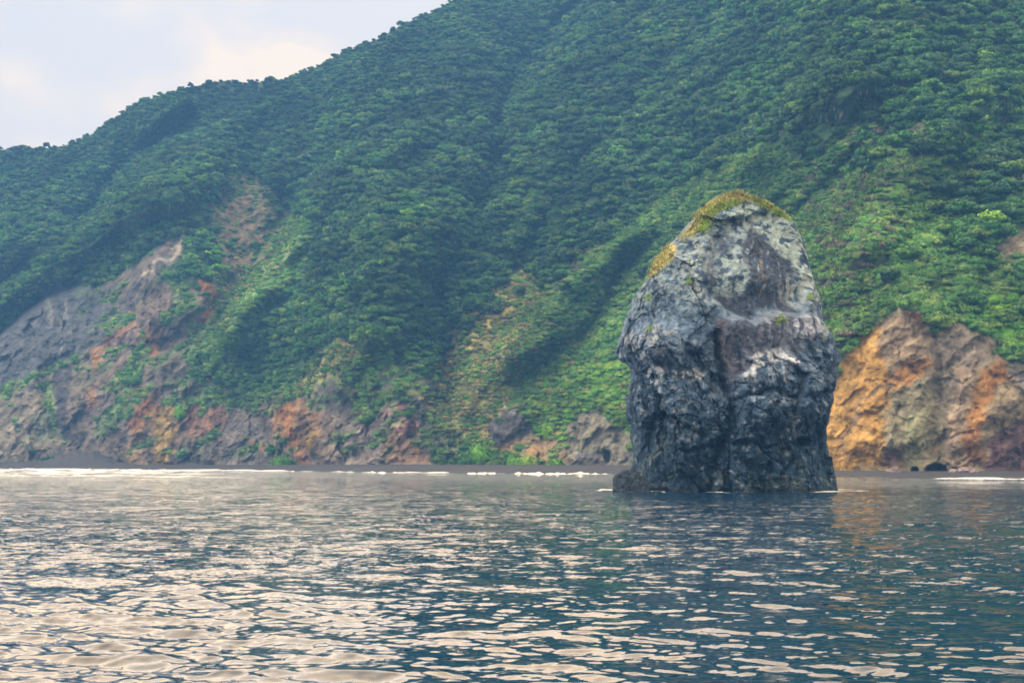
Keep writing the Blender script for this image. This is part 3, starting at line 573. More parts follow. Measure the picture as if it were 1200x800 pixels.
    mixc((164, 170, 164), P([(838, 262), (870, 244), (912, 250), (935, 268), (944, 300), (952, 350), (930, 352), (922, 300), (900, 290), (880, 262), (862, 275), (850, 268)])*smooth(-.45, -.1, n_b+n_a)*.95)
    mixc((160, 168, 166), P([(832, 302), (852, 296), (864, 312), (860, 345), (850, 356), (834, 352), (838, 320)], 4)*smooth(-.5, -.1, n_b+n_s)*.95)
    mixc((64, 68, 84), P([(862, 290), (880, 264), (900, 292), (920, 305), (928, 345), (925, 372), (895, 370), (868, 384), (840, 374), (822, 352), (832, 355), (862, 350), (868, 318)], 4)*smooth(-.7, -.2, n_s+n_b*.6)*.92)
    mixc((76, 79, 96), P([(820, 300), (838, 270), (856, 285), (850, 296), (830, 305), (832, 345), (820, 345)], 5)*smooth(-.4, .1, n_b+n_s)*.8)
    mixc((166, 144, 126), P([(880, 300), (888, 300), (888, 352), (882, 360)], 3)*smooth(0, .3, n_s)*.5)
    mixc((172, 172, 166), P([(915, 330), (942, 325), (950, 362), (930, 362), (905, 345)], 5)*smooth(-.2, .2, n_b+n_s)*.7)
    C = C*(1-smooth(400, 340, VV)[..., None]*np.array([.26, .18, .15]))
    mixc((94, 95, 108), P([(822, 385), (868, 390), (915, 376), (935, 395), (915, 420), (850, 440), (838, 455), (826, 420)], 7)*.75)
    mixc((116, 98, 102), P([(824, 388), (832, 390), (842, 430), (836, 436)], 3)*.6)
    mixc((176, 178, 190), P([(905, 385), (930, 378), (948, 384), (952, 405), (930, 405), (908, 410)], 7)*smooth(-.45, .05, n_s+n_b)*.85)
    mixc((150, 152, 164), P([(870, 395), (905, 380), (910, 420), (870, 425)], 8)*smooth(-.1, .3, n_s)*.5)
    mixc((214, 216, 220), P([(850, 438), (872, 428), (900, 422), (918, 427), (912, 436), (885, 434), (858, 444)], 3)*smooth(-.3, -.02, n_b+.8*n_s)*.95)
    mixc((178, 182, 190), P([(852, 440), (910, 436), (905, 452), (860, 452)], 5)*smooth(.0, .25, n_s)*.5)
    mixc((150, 154, 160), P([(732, 395), (760, 385), (790, 392), (782, 418), (760, 425), (735, 420)], 6)*smooth(-.35, .1, n_b)*.7)
    mixc((176, 178, 182), P([(755, 440), (800, 436), (815, 446), (790, 450), (770, 448), (768, 485), (760, 490)], 3)*smooth(-.1, .2, n_b+n_s*.6)*.75)
    mixc((150, 158, 156), P([(800, 290), (830, 285), (815, 365), (806, 368)], 5)*smooth(-.1, .2, n_s)*.6)
    mixc((146, 150, 156), smooth(385, 420, VV)*smooth(.32, .62, n_b+.5*n_a)*.5)
    mixc((58, 70, 62), smooth(470, 560, VV)*smooth(.1, .4, n_a-.2*n_b)*.6)
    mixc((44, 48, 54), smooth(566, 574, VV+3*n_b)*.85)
    gp = lambda poly, fe=3: smooth(-fe, fe, inside(poly, fx+3*n_b+3*n_a, fv+3*n_b))
    mixc((138, 132, 84), gp([(798, 278), (830, 238), (862, 218), (902, 232), (922, 252), (905, 246), (878, 237), (852, 240), (838, 252), (824, 266), (806, 282)]))
    mixc((158, 144, 84), gp([(760, 324), (766, 300), (784, 284), (790, 300), (775, 318)]))
    faces = grid_faces(len(vv), len(th), True)
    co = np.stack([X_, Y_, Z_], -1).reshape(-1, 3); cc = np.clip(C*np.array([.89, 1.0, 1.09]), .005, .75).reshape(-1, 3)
    return mesh('rock_body', co, faces, False, {'Col': cc}), co.reshape(len(vv), len(th), 3), fx
st = empty('sea_stack', (21.8, 145.5, 0))
tag(st, 'tall dark rock pillar standing in the sea with pale upper face and grassy top', 'sea stack')
sm, SCO, SU = stack()
# keep the mesh in the thing's own space
def own_space(me, loc):
    a = np.empty(len(me.vertices)*3, np.float32); me.vertices.foreach_get('co', a); a = a.reshape(-1, 3)-np.array(loc, np.float32)
    me.vertices.foreach_set('co', a.ravel()); me.update()
own_space(sm, (21.8, 145.5, 0)); obj('rock_body', sm, M['stack'], st)

# ------------------------------------------------------------------ plants
def quads(cen, nor, size, rg, blade=None):
    """one small leafy face per point: a bent rhombus facing roughly nor"""
    n = len(cen); nor = nor/np.linalg.norm(nor, axis=1)[:, None]
    a = np.cross(nor, rg.normal(size=(n, 3))); a /= np.linalg.norm(a, axis=1)[:, None]; b = np.cross(nor, a)
    s = size[:, None] if np.ndim(size) else size
    v = np.stack([cen-a*s, cen-b*s*.6+nor*s*.15, cen+a*s, cen+b*s*.6+nor*s*.15], 1).reshape(-1, 3)
    return v, np.arange(4*n).reshape(n, 4)
def ico(sub=2):
    import bmesh
    bm = bmesh.new(); bmesh.ops.create_icosphere(bm, subdivisions=sub, radius=1)
    v = np.array([q.co[:] for q in bm.verts]); f = np.array([[q.index for q in x.verts] for x in bm.faces]); bm.free(); return v, f
ICO = ico(3); ICO2 = ico(2)
def crown_mesh(name, seed, Rr, z0, hh, lobes, flakes, fs, mat):
    rg = np.random.default_rng(seed); V_, Fq = [], []; n0 = 0
    for k in range(lobes):
        a = rg.random()*6.283; rr = Rr*math.sqrt(rg.random())*.72 if k else 0
        lz = z0+hh*(.25+.6*rg.random())*(1-.35*(rr/Rr)**2); lr = Rr*(.30+.20*rg.random()); c = np.array([rr*math.cos(a), rr*math.sin(a), lz])
        v, f = ICO2; s = np.array([1, 1, .70])*lr*.9
        nn = fbm(v[:, 0]*1.7+seed, v[:, 1]*1.7+k, v[:, 2]*1.7, 3)
        vv_ = v*s*(1+.5*nn)[:, None]+c; V_.append(vv_); Fq.append(np.concatenate([f, f[:, 2:3]], 1)+n0); n0 += len(vv_)
        d = rg.normal(size=(flakes, 3)); d[:, 2] = np.abs(d[:, 2])*.9-.25; d /= np.linalg.norm(d, axis=1)[:, None]
        nn = fbm(d[:, 0]*1.7+seed, d[:, 1]*1.7+k, d[:, 2]*1.7, 3)
        pc = d*s*(1+.5*nn)[:, None]*(1.0+.28*rg.random((flakes, 1))**2)+c
        qv, qf = quads(pc, d+rg.normal(size=(flakes, 3))*.55+np.array([0, 0, .35]), fs*(.6+.8*rg.random(flakes)), rg)
        V_.append(qv); Fq.append(qf+n0); n0 += len(qv)
    v = np.concatenate(V_); f = np.concatenate(Fq)
    me = bpy.data.meshes.new(name)      # mixed triangles and quads
    fl = [tuple(q[:3]) if q[2] == q[3] else tuple(q) for q in f.tolist()]
    me.from_pydata(v.tolist(), [], fl); me.materials.append(mat); me.update()
    me.polygons.foreach_set('use_smooth', [len(q) == 3 for q in fl]); return me
def trunk_mesh(name, seed, h, r, Rr):
    rg = np.random.default_rng(seed); V_, F_ = [], []; n0 = 0
    def limb(p0, p1, r0, r1, bend):
        nonlocal n0
        ks = 5; sd = 6; d = p1-p0; a = np.cross(d, [.3, .2, 1.]); a /= np.linalg.norm(a)+1e-9; b = np.cross(d, a); b /= np.linalg.norm(b)
        for i in range(ks):
            q = i/(ks-1); c = p0+d*q+bend*math.sin(q*math.pi); rr = r0+(r1-r0)*q
            for j in range(sd):
                an = 2*math.pi*j/sd; V_.append(c+rr*(a*math.cos(an)+b*math.sin(an)))
        for i in range(ks-1):
            for j in range(sd): F_.append((n0+i*sd+j, n0+i*sd+(j+1) % sd, n0+(i+1)*sd+(j+1) % sd, n0+(i+1)*sd+j))
        n0 += ks*sd
    top = np.array([rg.normal()*.3, rg.normal()*.3, h]); limb(np.array([0, 0, -1.2]), top, r, r*.5, rg.normal(size=3)*.18)
    for k in range(4):
        a = k*1.6+rg.random(); e_ = np.array([math.cos(a)*Rr*.6, math.sin(a)*Rr*.6, h+Rr*.35]); limb(top*np.array([.9, .9, .8]), e_, r*.45, r*.12, np.array([0, 0, -.15]))
    return mesh(name, np.array(V_), np.array(F_), True)
tree_meshes = []
for i, (mk, Rr, z0, hh) in enumerate([('leaf_dark', 3.5, 1.5, 2.8), ('leaf_dark', 4.2, 1.8, 2.8), ('leaf_mid', 3.3, 1.3, 3.2), ('leaf_mid', 3.9, 1.7, 2.6), ('leaf_dark', 2.9, 1.6, 3.8), ('leaf_bright', 3.1, 1.1, 2.8)]):
    tree_meshes.append((trunk_mesh('trunk', 40+i, z0+.6, .20, Rr), crown_mesh('crown', 60+i, Rr, z0, hh, 11, 95, .42, M[mk]), mk, Rr))
    tree_meshes[-1][0].materials.append(M['bark'])
def clump_mesh(name, seed, r, h, n, fs, mat, up=.3):
    rg = np.random.default_rng(seed); v, f = ICO2; nn = fbm(v[:, 0]*1.6+seed, v[:, 1]*1.6, v[:, 2]*1.6, 3)
    v = v*np.array([r*.85, r*.85, h*.85])*(1+.6*nn)[:, None]; V_ = [v]; F_ = [np.concatenate([f, f[:, 2:3]], 1)]
    d = rg.normal(size=(n, 3)); d[:, 2] = np.abs(d[:, 2])*.9-.1; d /= np.linalg.norm(d, axis=1)[:, None]
    nn = fbm(d[:, 0]*1.6+seed, d[:, 1]*1.6, d[:, 2]*1.6, 3)
    pc = d*np.array([r, r, h])*(1+.6*nn)[:, None]*(.9+.35*rg.random((n, 1)))
    qv, qf = quads(pc, d+rg.normal(size=(n, 3))*.6+np.array([0, 0, up]), fs*(.6+.8*rg.random(n)), rg); F_.append(qf+len(v)); V_.append(qv)
    fl = [tuple(q[:3]) if q[2] == q[3] else tuple(q) for q in np.concatenate(F_).tolist()]
    me = bpy.data.meshes.new(name); me.from_pydata(np.concatenate(V_).tolist(), [], fl); me.materials.append(mat); me.update()
    me.polygons.foreach_set('use_smooth', [len(q) == 3 for q in fl]); return me
def stems_mesh(name, seed, r, h, mat):
    rg = np.random.default_rng(seed); V_, F_ = [], []
    for k in range(7):
        a = rg.random()*6.28; p0 = np.array([math.cos(a)*r*.15, math.sin(a)*r*.15, -.4]); p1 = np.array([math.cos(a)*r*.6, math.sin(a)*r*.6, h*.6])
        for q, rr in ((p0, .06), (p1, .02)):
            for j in range(4): V_.append(q+rr*np.array([math.cos(j*1.571), math.sin(j*1.571), 0]))
        b = k*8
        for j in range(4): F_.append((b+j, b+(j+1) % 4, b+4+(j+1) % 4, b+4+j))
    me = mesh(name, np.array(V_), np.array(F_)); me.materials.append(mat); return me

# ------------------------------------------------------------------ where plants grow on the slope
gx, gy, gz = X, Y, Z; ax = np.diff(gx, axis=1)[1:-1], np.diff(gy, axis=1)[1:-1], np.diff(gz, axis=1)[1:-1]
A1 = np.stack([q for q in ax], -1)
A2 = np.stack([np.diff(q, axis=0)[1:, :-1] for q in (gx, gy, gz)], -1)
area = np.linalg.norm(np.cross(A1, A2), axis=-1)
nrm = np.cross(A1, A2); nrm /= np.linalg.norm(nrm, axis=-1)[..., None]+1e-9
sub = lambda A: A[1:-1, :-1]
vis = ((sub(U) > -160) & (sub(U) < 1380) & (sub(V) > -400)).astype(float)
def scatter(n_per_m2, dens, seed):
    rg = np.random.default_rng(seed); wgt = area*np.clip(dens, 0, 1)*n_per_m2*vis
    tot = int(wgt.sum()); fl = wgt.ravel().cumsum(); pick = np.searchsorted(fl, rg.random(tot)*fl[-1])
    i, j = np.unravel_index(pick, wgt.shape); i = i+1; s_, t_ = rg.random(len(i)), rg.random(len(i))
    P_ = lambda A: (A[i, j]*(1-s_)+A[i, j+1]*s_)*(1-t_)+(A[i+1, j]*(1-s_)+A[i+1, j+1]*s_)*t_
    return P_(X), P_(Y), P_(Z), P_(U), P_(V), i, j, rg
rk = np.clip(1-1.2*sub(ROCK), 0, 1)
TE = TREE.copy()
for k_ in range(1, 30): TE[:-k_] = np.minimum(TE[:-k_], TREE[k_:])
tx, ty, tz, tu, tv, ti, tj, rg = scatter(1/4.4, sub(TE)*rk*(.62+.38*smooth(.8, .95, tt[1:-1])[:, None]), 21)
nt_ = len(tx)
tsc = .88*(.42+.66*rg.random(nt_)**1.8)*(1-smooth(.80, .97, tt[ti])*(.50-.35*rg.random(nt_)**5))*(1-.25*smooth(330, 460, tv))
trot = rg.random(nt_)*6.283
lush = smooth(-.2, .5, fbm(tx/45, ty/45, tz/45, 3)+.5*smooth(160, 420, tv)-.25+.35*smooth(900, 1150, tu))
rr = rg.random(nt_)
kind = np.where(rr < .62-.45*lush, rg.choice([0, 1, 4], nt_), rg.choice([2, 3], nt_))
kind = np.where(rg.random(nt_) < (.05+.35*BRIGHT[ti, tj])*lush, 5, kind)
# the trees that show largest stand as individuals
pu = tu; inframe = (tu > 3) & (tu < 1197) & (tv > 8) & (tv < 535)
hid = (pu > interp(LEFT, tv)-3) & (pu < interp(RIGHT, tv)+3) & (tv > 226)
size = tsc*np.array([q[3] for q in tree_meshes])[kind]*F/ty
order = np.argsort(-np.where(inframe & ~hid, size, 0))
chosen = []; cell = {}
for q in order:
    if size[q] <= 0 or len(chosen) >= 290: break
    kx, ky = int(tu[q]//9), int(tv[q]//7)
    if any((kx+a, ky+b) in cell for a in (-1, 0, 1) for b in (-1, 0, 1)): continue
    cell[(kx, ky)] = 1; chosen.append(q)
chosen = np.array(chosen)
def tree_label(u, v, y, mk):
    tone = {'leaf_dark': 'dark green', 'leaf_mid': 'mid green', 'leaf_bright': 'bright green'}[mk]
    if u > 960:
        where = ('in the wood at the top right corner of the slope' if v < 90 else 'on the right-hand slope well above the ochre headland' if v < 230 else
                 'on the slope just above the ochre headland')
    elif u > 700: where = ('on the high slope above and behind the rock pillar' if v < 150 else 'on the slope behind the shoulders of the rock pillar')
    elif u > 520: where = ('high in the deep gully in the middle of the mountain' if v < 200 else 'beside the dry grass slope left of the rock pillar')
    elif u > 330: where = ('high on the middle of the mountainside' if v < 230 else 'on the rounded wooded mound between gully and pale green chute')
    elif u > 200: where = 'beside the bare scar and pale green chute'
    else: where = 'on the wooded spur above the slate-grey cliff'
    return f'{tone} tree {where}', f'{tone} trees {where}'
protos = [None]*6; n_ind = 0
for q in chosen:
    k = int(kind[q]); tm, cm, mk, Rr = tree_meshes[k]
    o = bpy.data.objects.new('tree', None); COL.objects.link(o); o.location = (tx[q], ty[q], tz[q]-.15); o.rotation_euler = (0, 0, trot[q])
    o.scale = (tsc[q],)*3; lab, gr = tree_label(tu[q], tv[q], ty[q], mk); tag(o, lab, 'tree', gr)
    if protos[k] is None:
        c1 = obj('trunk', tm, None, o); c2 = obj('crown', cm, None, o); protos[k] = (c1, c2)
    else:
        for src in protos[k]:
            c = src.copy(); COL.objects.link(c); c.parent = o
for k in range(6):          # make sure each kind exists once as a tree of its own
    if protos[k] is None:
        q = int(np.where(kind == k)[0][0]); tm, cm, mk, Rr = tree_meshes[k]
        o = empty('tree', (tx[q], ty[q], tz[q])); lab, gr = tree_label(tu[q], tv[q], ty[q], mk); tag(o, lab, 'tree', gr)
        protos[k] = (obj('trunk', tm, None, o), obj('crown', cm, None, o)); chosen = np.append(chosen, q)
rest = np.setdiff1d(np.arange(nt_), chosen)
print('trees', nt_, 'individual', len(chosen))

def instance_stuff(name, pts, rotz, scl, idx, sources, label, tilt=None):
    """sources: for each idx a list of objects whose geometry is repeated there"""
    me = bpy.data.meshes.new(name); me.vertices.add(len(pts)); me.vertices.foreach_set('co', np.ascontiguousarray(pts, dtype=np.float32).ravel())
    a = me.attributes.new('rot', 'FLOAT_VECTOR', 'POINT'); rv = np.zeros((len(pts), 3), np.float32); rv[:, 2] = rotz
    if tilt is not None: rv[:, 0] = tilt[:, 0]; rv[:, 1] = tilt[:, 1]
    a.data.foreach_set('vector', rv.ravel())
    a = me.attributes.new('scl', 'FLOAT_VECTOR', 'POINT'); sv = np.repeat(scl[:, None], 3, 1) if scl.ndim == 1 else scl; a.data.foreach_set('vector', sv.astype(np.float32).ravel())
    a = me.attributes.new('idx', 'INT', 'POINT'); a.data.foreach_set('value', np.ascontiguousarray(idx, dtype=np.int32))
    o = bpy.data.objects.new(name, me); COL.objects.link(o); tag(o, label, None, None, 'stuff')
    ng = bpy.data.node_groups.new(name, 'GeometryNodeTree'); ng.interface.new_socket('Geometry', in_out='INPUT', socket_type='NodeSocketGeometry'); ng.interface.new_socket('Geometry', in_out='OUTPUT', socket_type='NodeSocketGeometry')
    N = ng.nodes.new; L = ng.links.new; gi = N('NodeGroupInput'); go = N('NodeGroupOutput'); jn = N('GeometryNodeJoinGeometry'); L(jn.outputs[0], go.inputs[0])
    def na(nm, ty_):
        n = N('GeometryNodeInputNamedAttribute'); n.data_type = ty_; n.inputs[0].default_value = nm; return n.outputs[0]
    ro_, so_, io_ = na('rot', 'FLOAT_VECTOR'), na('scl', 'FLOAT_VECTOR'), na('idx', 'INT')
    for k, srcs in enumerate(sources):
        cp = N('FunctionNodeCompare'); cp.data_type = 'INT'; cp.operation = 'EQUAL'
        ins = [s for s in cp.inputs if s.type == 'INT']; L(io_, ins[0]); ins[1].default_value = k
        for s_ in srcs:
            ob = N('GeometryNodeObjectInfo'); ob.inputs[0].default_value = s_; ob.inputs['As Instance'].default_value = True; ob.transform_space = 'ORIGINAL'
            ip = N('GeometryNodeInstanceOnPoints'); L(gi.outputs[0], ip.inputs['Points']); L(cp.outputs[0], ip.inputs['Selection'])
            L(ob.outputs['Geometry'], ip.inputs['Instance']); L(ro_, ip.inputs['Rotation']); L(so_, ip.inputs['Scale']); L(ip.outputs[0], jn.inputs[0])
    md = o.modifiers.new('scatter', 'NODES'); md.node_group = ng; return o
instance_stuff('forest', np.stack([tx, ty, tz-.15], -1)[rest], trot[rest], tsc[rest], kind[rest], [list(p_) for p_ in protos], 'dense broadleaf forest covering the mountainside')

# ------------------------------------------------------------------ countable shrubs near the shore, each its own thing
def ground(u, v):
    j = int(np.argmin(np.abs(us-u))); i = int(np.argmin(np.abs(V[:, j]-v))); return X[i, j], Y[i, j], Z[i, j]
shrub_src = {}
def shrub(u, v, wpx, hpx, mk, lab, seed, on_beach=False, group=None, name='shrub'):
    if on_beach:
        y = float(interp(FOOT, np.array([u]))[0])-6; x = y*(u-600)/F; z = float(interp(FOOTZ, np.array([u]))[0])-.1
        z = max(z, .4)
    else: x, y, z = ground(u, v)
    o = empty(name, (x, y-.5, z)); tag(o, lab, 'shrub', group); s = y/F
    obj('foliage', clump_mesh('foliage', seed, wpx/2*s, hpx*s*.8, 700, max(.16, 1.1*s), M[mk]), None, o)
    obj('stem', stems_mesh('stem', seed, wpx/2*s, hpx*s*.6, M['bark']), None, o); return o
SH = [(331, 541, 26, 13, 'leaf_bright', 'round bright green shrub on the beach below the orange cliff face', True),
      (318, 528, 10, 8, 'leaf_mid', 'small shrub clinging above the round beach shrub', False),
      (562, 536, 26, 22, 'leaf_bright', 'tall green shrub at the cliff foot left of the broad beach bushes', False),
      (545, 540, 20, 12, 'leaf_mid', 'low green shrub at the far left of the bright beach bushes', True),
      (604, 543, 22, 13, 'leaf_bright', 'broad bright green bush on the beach in the middle of the shore', True),
      (618, 543, 20, 12, 'leaf_bright', 'bright green bush touching the right side of the broad beach bush', True),
      (652, 544, 18, 8, 'leaf_bright', 'low yellow-green bush on the beach below the tan rock', True),
      (580, 541, 16, 7, 'leaf_mid', 'low green bush between tall shrub and broad beach bush', True),
      (640, 508, 14, 11, 'leaf_bright', 'bright green shrub above the tan rock at the cliff foot', False),
      (211, 485, 9, 8, 'leaf_bright', 'small bright shrub on the face of the orange and brown cliffs', False),
      (155, 446, 20, 7, 'leaf_mid', 'dark green shrub at the foot of the grassy streak on the left cliffs', False)]
for i, (u, v, a, b, mk, lab, ob) in enumerate(SH): shrub(u, v, a, b, mk, lab, 200+i, ob)

# ------------------------------------------------------------------ low scrub, dry grass
scr_src = []
for k, (mk, s_) in enumerate((('leaf_scrub', 1.5), ('leaf_scrub', 1.9), ('leaf_bright', 1.4), ('leaf_dry', 1.3), ('leaf_grey', 1.5))):
    scr_src.append(clump_mesh('clump', 300+k, s_, s_*.5, 190, .26, M[mk]))
sx, sy_, sz, su, sv, si, sj, rg = scatter(1/2.0, np.clip(sub(SCRUB)+.45*sub(DRY)+.3*sub(GREY)+.3*sub(BRIGHT), 0, 1)*(.6+.4*smooth(-.25, .15, sub(nzd)))*np.clip(1.05-sub(ROCK)*1.05, .02, 1), 22)
n = len(sx); wS = np.stack([SCRUB[si, sj]*.5, SCRUB[si, sj]*.5, BRIGHT[si, sj]*.9, DRY[si, sj]*.8, GREY[si, sj]*.7], -1)+1e-4
cum = (wS/wS.sum(1)[:, None]).cumsum(1); sk = (rg.random(n)[:, None] > cum).sum(1).clip(0, 4)
print('scrub', n)
# the first clumps are real plants of their own and lend their shape to the rest
firsts = []
LB = ['low scrub clump on the open slope beside the rock pillar', 'wide low scrub clump on the open slope left of the rock pillar', 'bright green clump on the yellow-green slope by the rock pillar',
      'dry tan grass clump on the pale slope in the middle', 'grey weathered scrub clump on the streaked slope']
used = np.zeros(n, bool)
for k in range(5):
    cand = np.where((sk == k) & (su > 20) & (su < 1180) & ~((su > interp(LEFT, sv)-4) & (su < interp(RIGHT, sv)+4)) & (sv > 10))[0]
    q = cand[np.argmin(sy_[cand])]; used[q] = True; o = obj('scrub_clump', scr_src[k]); o.location = (sx[q], sy_[q], sz[q]); tag(o, LB[k], 'shrub'); firsts.append(o)
ssc = np.stack([.45+.6*rg.random(n), .45+.6*rg.random(n), .4+.6*rg.random(n)], -1)
m_ = ~used; instance_stuff('undergrowth', np.stack([sx, sy_, sz], -1)[m_], (rg.random(n)*6.283)[m_], ssc[m_], sk[m_], [[f] for f in firsts], 'low scrub and dry grass on the open slopes')

# ------------------------------------------------------------------ grass on the stack
def stack_tufts(name, poly, nmax, size, mk, seed):
    rg = np.random.default_rng(seed); f = SCO[:, :620]; uu = 600+f[..., 0]/f[..., 1]*F; vv = HZ-(f[..., 2]-CAMH)/f[..., 1]*F
    jit = 4*fbm(uu/9, vv/9, seed*1.3, 3)
    ins = inside(poly, (uu+jit).ravel(), (vv+jit).ravel()) > 0; P_ = f.reshape(-1, 3)[ins]
    if len(P_) == 0: return
    P_ = P_[rg.integers(0, len(P_), nmax)]-np.array([21.8, 145.5, 0]); P_ = P_+rg.normal(size=P_.shape)*.12
    up = np.tile(np.array([0, -.25, 1.]), (nmax, 1))+rg.normal(size=(nmax, 3))*.5
    s_ = size*(.5+rg.random(nmax)); a = rg.normal(size=(nmax, 3))*np.array([1, 1, .15]); a /= np.linalg.norm(a, axis=1)[:, None]
    up /= np.linalg.norm(up, axis=1)[:, None]
    v = np.stack([P_-a*s_[:, None]*.35, P_+a*s_[:, None]*.35, P_+a*s_[:, None]*.12+up*s_[:, None], P_-a*s_[:, None]*.18+up*s_[:, None]*.8], 1).reshape(-1, 3)
    me = mesh(name, v, np.arange(4*nmax).reshape(nmax, 4), False); me.materials.append(M[mk]); obj(name, me, None, st)
stack_tufts('grass_cap', [(795, 284), (815, 250), (838, 230), (862, 220), (890, 228), (915, 244), (926, 256), (905, 246), (880, 236), (856, 236), (838, 247), (824, 263), (804, 284)], 2600, .19, 'cap_grass', 1)
stack_tufts('green_turf', [(818, 262), (830, 244), (850, 236), (872, 236), (868, 244), (845, 246), (834, 262), (830, 275), (822, 272)], 1300, .17, 'cap_green', 2)
stack_tufts('green_turf', [(880, 232), (905, 242), (926, 258), (915, 255), (892, 244)], 1100, .15, 'cap_green', 8)
stack_tufts('dry_grass_patch', [(758, 326), (764, 304), (782, 286), (790, 296), (778, 316), (766, 328)], 1000, .18, 'cap_grass', 3)
for i, (a, b, rx, ry, nn) in enumerate([(915, 376, 10, 3, 260), (950, 350, 5, 3, 120), (966, 392, 5, 4, 120), (808, 330, 6, 4, 150), (760, 348, 6, 5, 120), (761, 386, 6, 3, 110), (823, 270, 6, 5, 240)]):
    stack_tufts('green_tuft', [(a-rx, b), (a, b-ry), (a+rx, b), (a, b+ry)], int(nn*.7), .17, 'cap_green', 20+i)

# ------------------------------------------------------------------ rocks
def rock_mesh(name, seed, sx_, sy2, sz2, sub=4, rough=.35):
    v, f = ico(sub); nn = fbm(v[:, 0]*1.3+seed, v[:, 1]*1.3, v[:, 2]*1.3, 5)
    a1, a2, cv = worley(v[:, 0]*2+seed, v[:, 1]*2, v[:, 2]*2, 6)
    v = v*(1+rough*nn+.4*(cv[:, 0]-.5)*rough-.22*smooth(.15, 0, a2-a1)*rough*2)[:, None]; v = np.sign(v)*np.abs(v)**.85
    return mesh(name, v*np.array([sx_, sy2, sz2]), f, False)
def rock(u, Yd, z, wpx, hpx, lab, seed, cat='boulder', name='boulder', mat='boulder', dp=.8, sub=4, group=None):
    s = Yd/F; o = obj(name, rock_mesh(name, seed, wpx/2*s, wpx/2*s*dp, hpx*s, sub), M[mat]); o.location = (Yd*(u-600)/F, Yd, z); tag(o, lab, cat, group); return o
rock(739, 139.2, -.1, 38, 26, 'low jagged dark rock at the left foot of the rock pillar', 1.5, 'rock', 'rock_ledge', sub=5)
rock(727, 138.2, -.2, 18, 10, 'small wave-washed rock, leftmost of those at the foot of the rock pillar', 5.1, 'rock', 'rock_ledge', sub=5)
rock(752, 137.6, -.3, 22, 17, 'dark squat rock between the jagged ledge and the rock pillar', 8.3, 'rock', 'rock_ledge', sub=5)
rock(564, 384, 1.3, 10, 5.0, 'dark boulder on the sand below the tall green shrub', 11.1)
rock(436, 420, 1.5, 9, 3.0, 'dark boulder at the top of the beach left of the bright bushes', 12.7)
rock(646, 372, .9, 8, 4.5, 'dark boulder on the sand just left of the low yellow-green bush', 14.2)
rock(664, 374, .8, 5, 2.5, 'small dark boulder on the sand right of the low yellow-green bush', 16.9)
rock(12, 540, .6, 26, 5.0, 'long dark rock on the beach at the left edge of the shore', 17.2)
rock(32, 536, .6, 14, 3.5, 'dark rock right of the long rock at the left edge of the shore', 18.8)
rock(290, 480, 1.0, 16, 2.5, 'flat dark rock on the beach left of the round bright shrub', 19.4)
rock(1130, 246, .5, 32, 9.0, 'mound of pale pinkish rubble in front of the ochre headland', 21.3, 'rubble', 'rubble_mound', 'rubble', sub=5)
rock(1118, 244, .3, 13, 4.0, 'small pale rock at the left side of the pinkish rubble mound', 22.3, mat='rubble')
rock(1150, 245, .2, 14, 4.5, 'dark rock at the right side of the pinkish rubble mound', 23.3)
rock(1180, 244, .2, 18, 4.5, 'dark rock in front of the maroon cliff at the right edge', 24.9)
rock(1047, 250, .5, 18, 8.0, 'pinkish boulder at the cliff foot left of the sea cave', 26.1, mat='rubble')

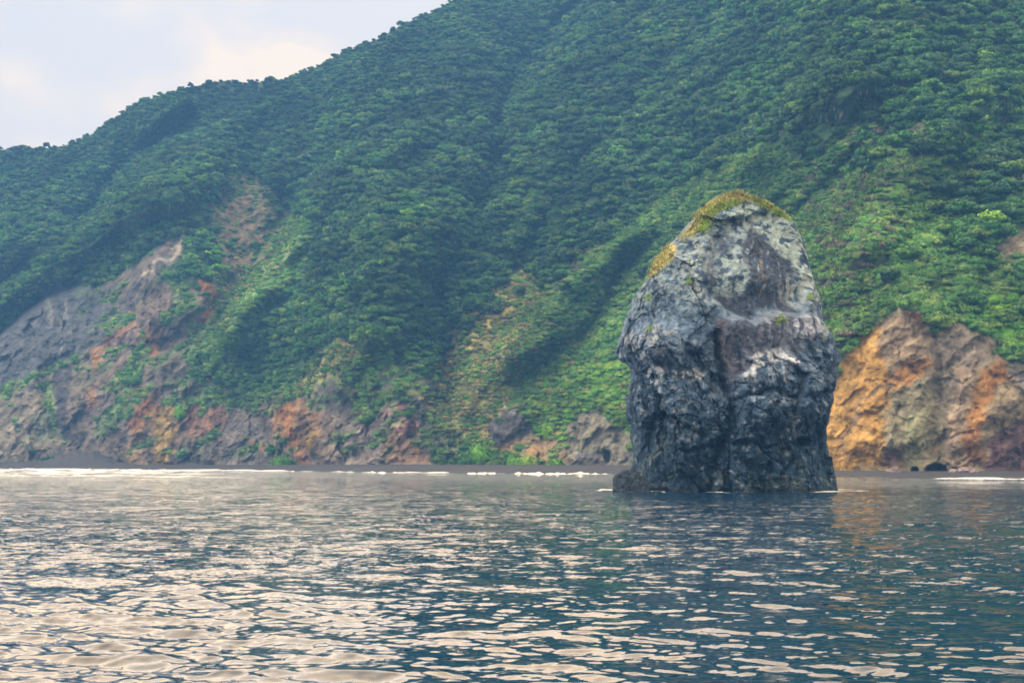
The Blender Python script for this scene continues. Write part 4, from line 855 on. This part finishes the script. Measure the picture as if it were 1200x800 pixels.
# ------------------------------------------------------------------ surf
def surf(name, u0, u1, off, hh, seed, lab):
    n_ = int((u1-u0)/.5); u = np.linspace(u0, u1, n_); base = interp(WATER, u)-off; k = 10
    hh *= .7; en = smooth(u0, u0+14, u)*smooth(u1, u1-14, u)*(.35+.65*smooth(-.45, .35, fbm(u/11, 0*u+seed*3, .8, 4))); en = en*smooth(u0, u0+8, u)*smooth(u1, u1-8, u); hgt = hh*en*(.65+.5*np.clip(fbm(u/9, 0*u+seed, .2, 4)+.4, 0, 1.4))
    rows = []
    for i in range(k):
        a = math.pi*i/(k-1); wdt = 2.2*hh*(1+.5*fbm(u/14, 0*u+seed+3, .2, 3)); yy = base+wdt*math.cos(a)*-1; zz = -.15+hgt*math.sin(a)*(1+.22*fbm(u/3.5, 0*u+i*.7, seed, 3))
        rows.append(np.stack([yy*(u-600)/F, yy, zz], -1))
    o = obj(name, mesh(name, np.stack(rows).reshape(-1, 3), grid_faces(k, n_)), M['foam']); tag(o, lab, None, None, 'stuff')
M['foam'] = surf_mat('foam', base=(.80, .82, .84), scale=1.2, amp=.15, bump=.6, bscale=2.0, dist=.3, rough=.8)
surf('surf', -60, 120, 4, .75, 1, 'white breaker line on the beach at the far left')
surf('surf', 60, 300, 12, .7, 2, 'white breaker line below the orange cliffs on the left')
surf('surf', 290, 352, 5, .6, 3, 'white breaker below the round bright beach shrub')
surf('surf', 425, 476, 5, .95, 4, 'short white breaker on the middle of the beach')
surf('surf', 538, 600, 4, .8, 5, 'white breaker below the broad bright beach bush')
surf('surf', 596, 722, 3, .85, 6, 'long white breaker left of the rock pillar')
surf('surf', 1176, 1240, 3, .45, 7, 'small white breaker at the right edge below the headland')

# ------------------------------------------------------------------ sea air
hm = bpy.data.materials.new('sea_haze'); hm.use_nodes = True; t = hm.node_tree; t.nodes.clear()
ho = t.nodes.new('ShaderNodeOutputMaterial'); pv = t.nodes.new('ShaderNodeVolumePrincipled'); t.links.new(pv.outputs[0], ho.inputs['Volume'])
pv.inputs['Color'].default_value = (.12, .38, 1.0, 1); pv.inputs['Density'].default_value = .00043; pv.inputs['Anisotropy'].default_value = .0
ztop = float(TZ.max())+14
print('top', ztop, 'ymax', TY.max(), 'x', TX.min(), TX.max())
x0, x1, y0, y1, z0, z1 = -1700, 2700, -300, float(TY.max())+60, -8, ztop
x0 = min(x0, TX.min()-30); x1 = max(1600, TX.max()+30); y1 = max(y1, 1600)
bv = np.array([(x, y, z) for x in (x0, x1) for y in (y0, y1) for z in (z0, z1)])
hz = obj('haze', mesh('haze', bv, np.array([(0, 1, 3, 2), (4, 6, 7, 5), (0, 4, 5, 1), (2, 3, 7, 6), (0, 2, 6, 4), (1, 5, 7, 3)]), False), hm)
tag(hz, 'thin bluish sea haze over the whole bay', None, None, 'stuff')
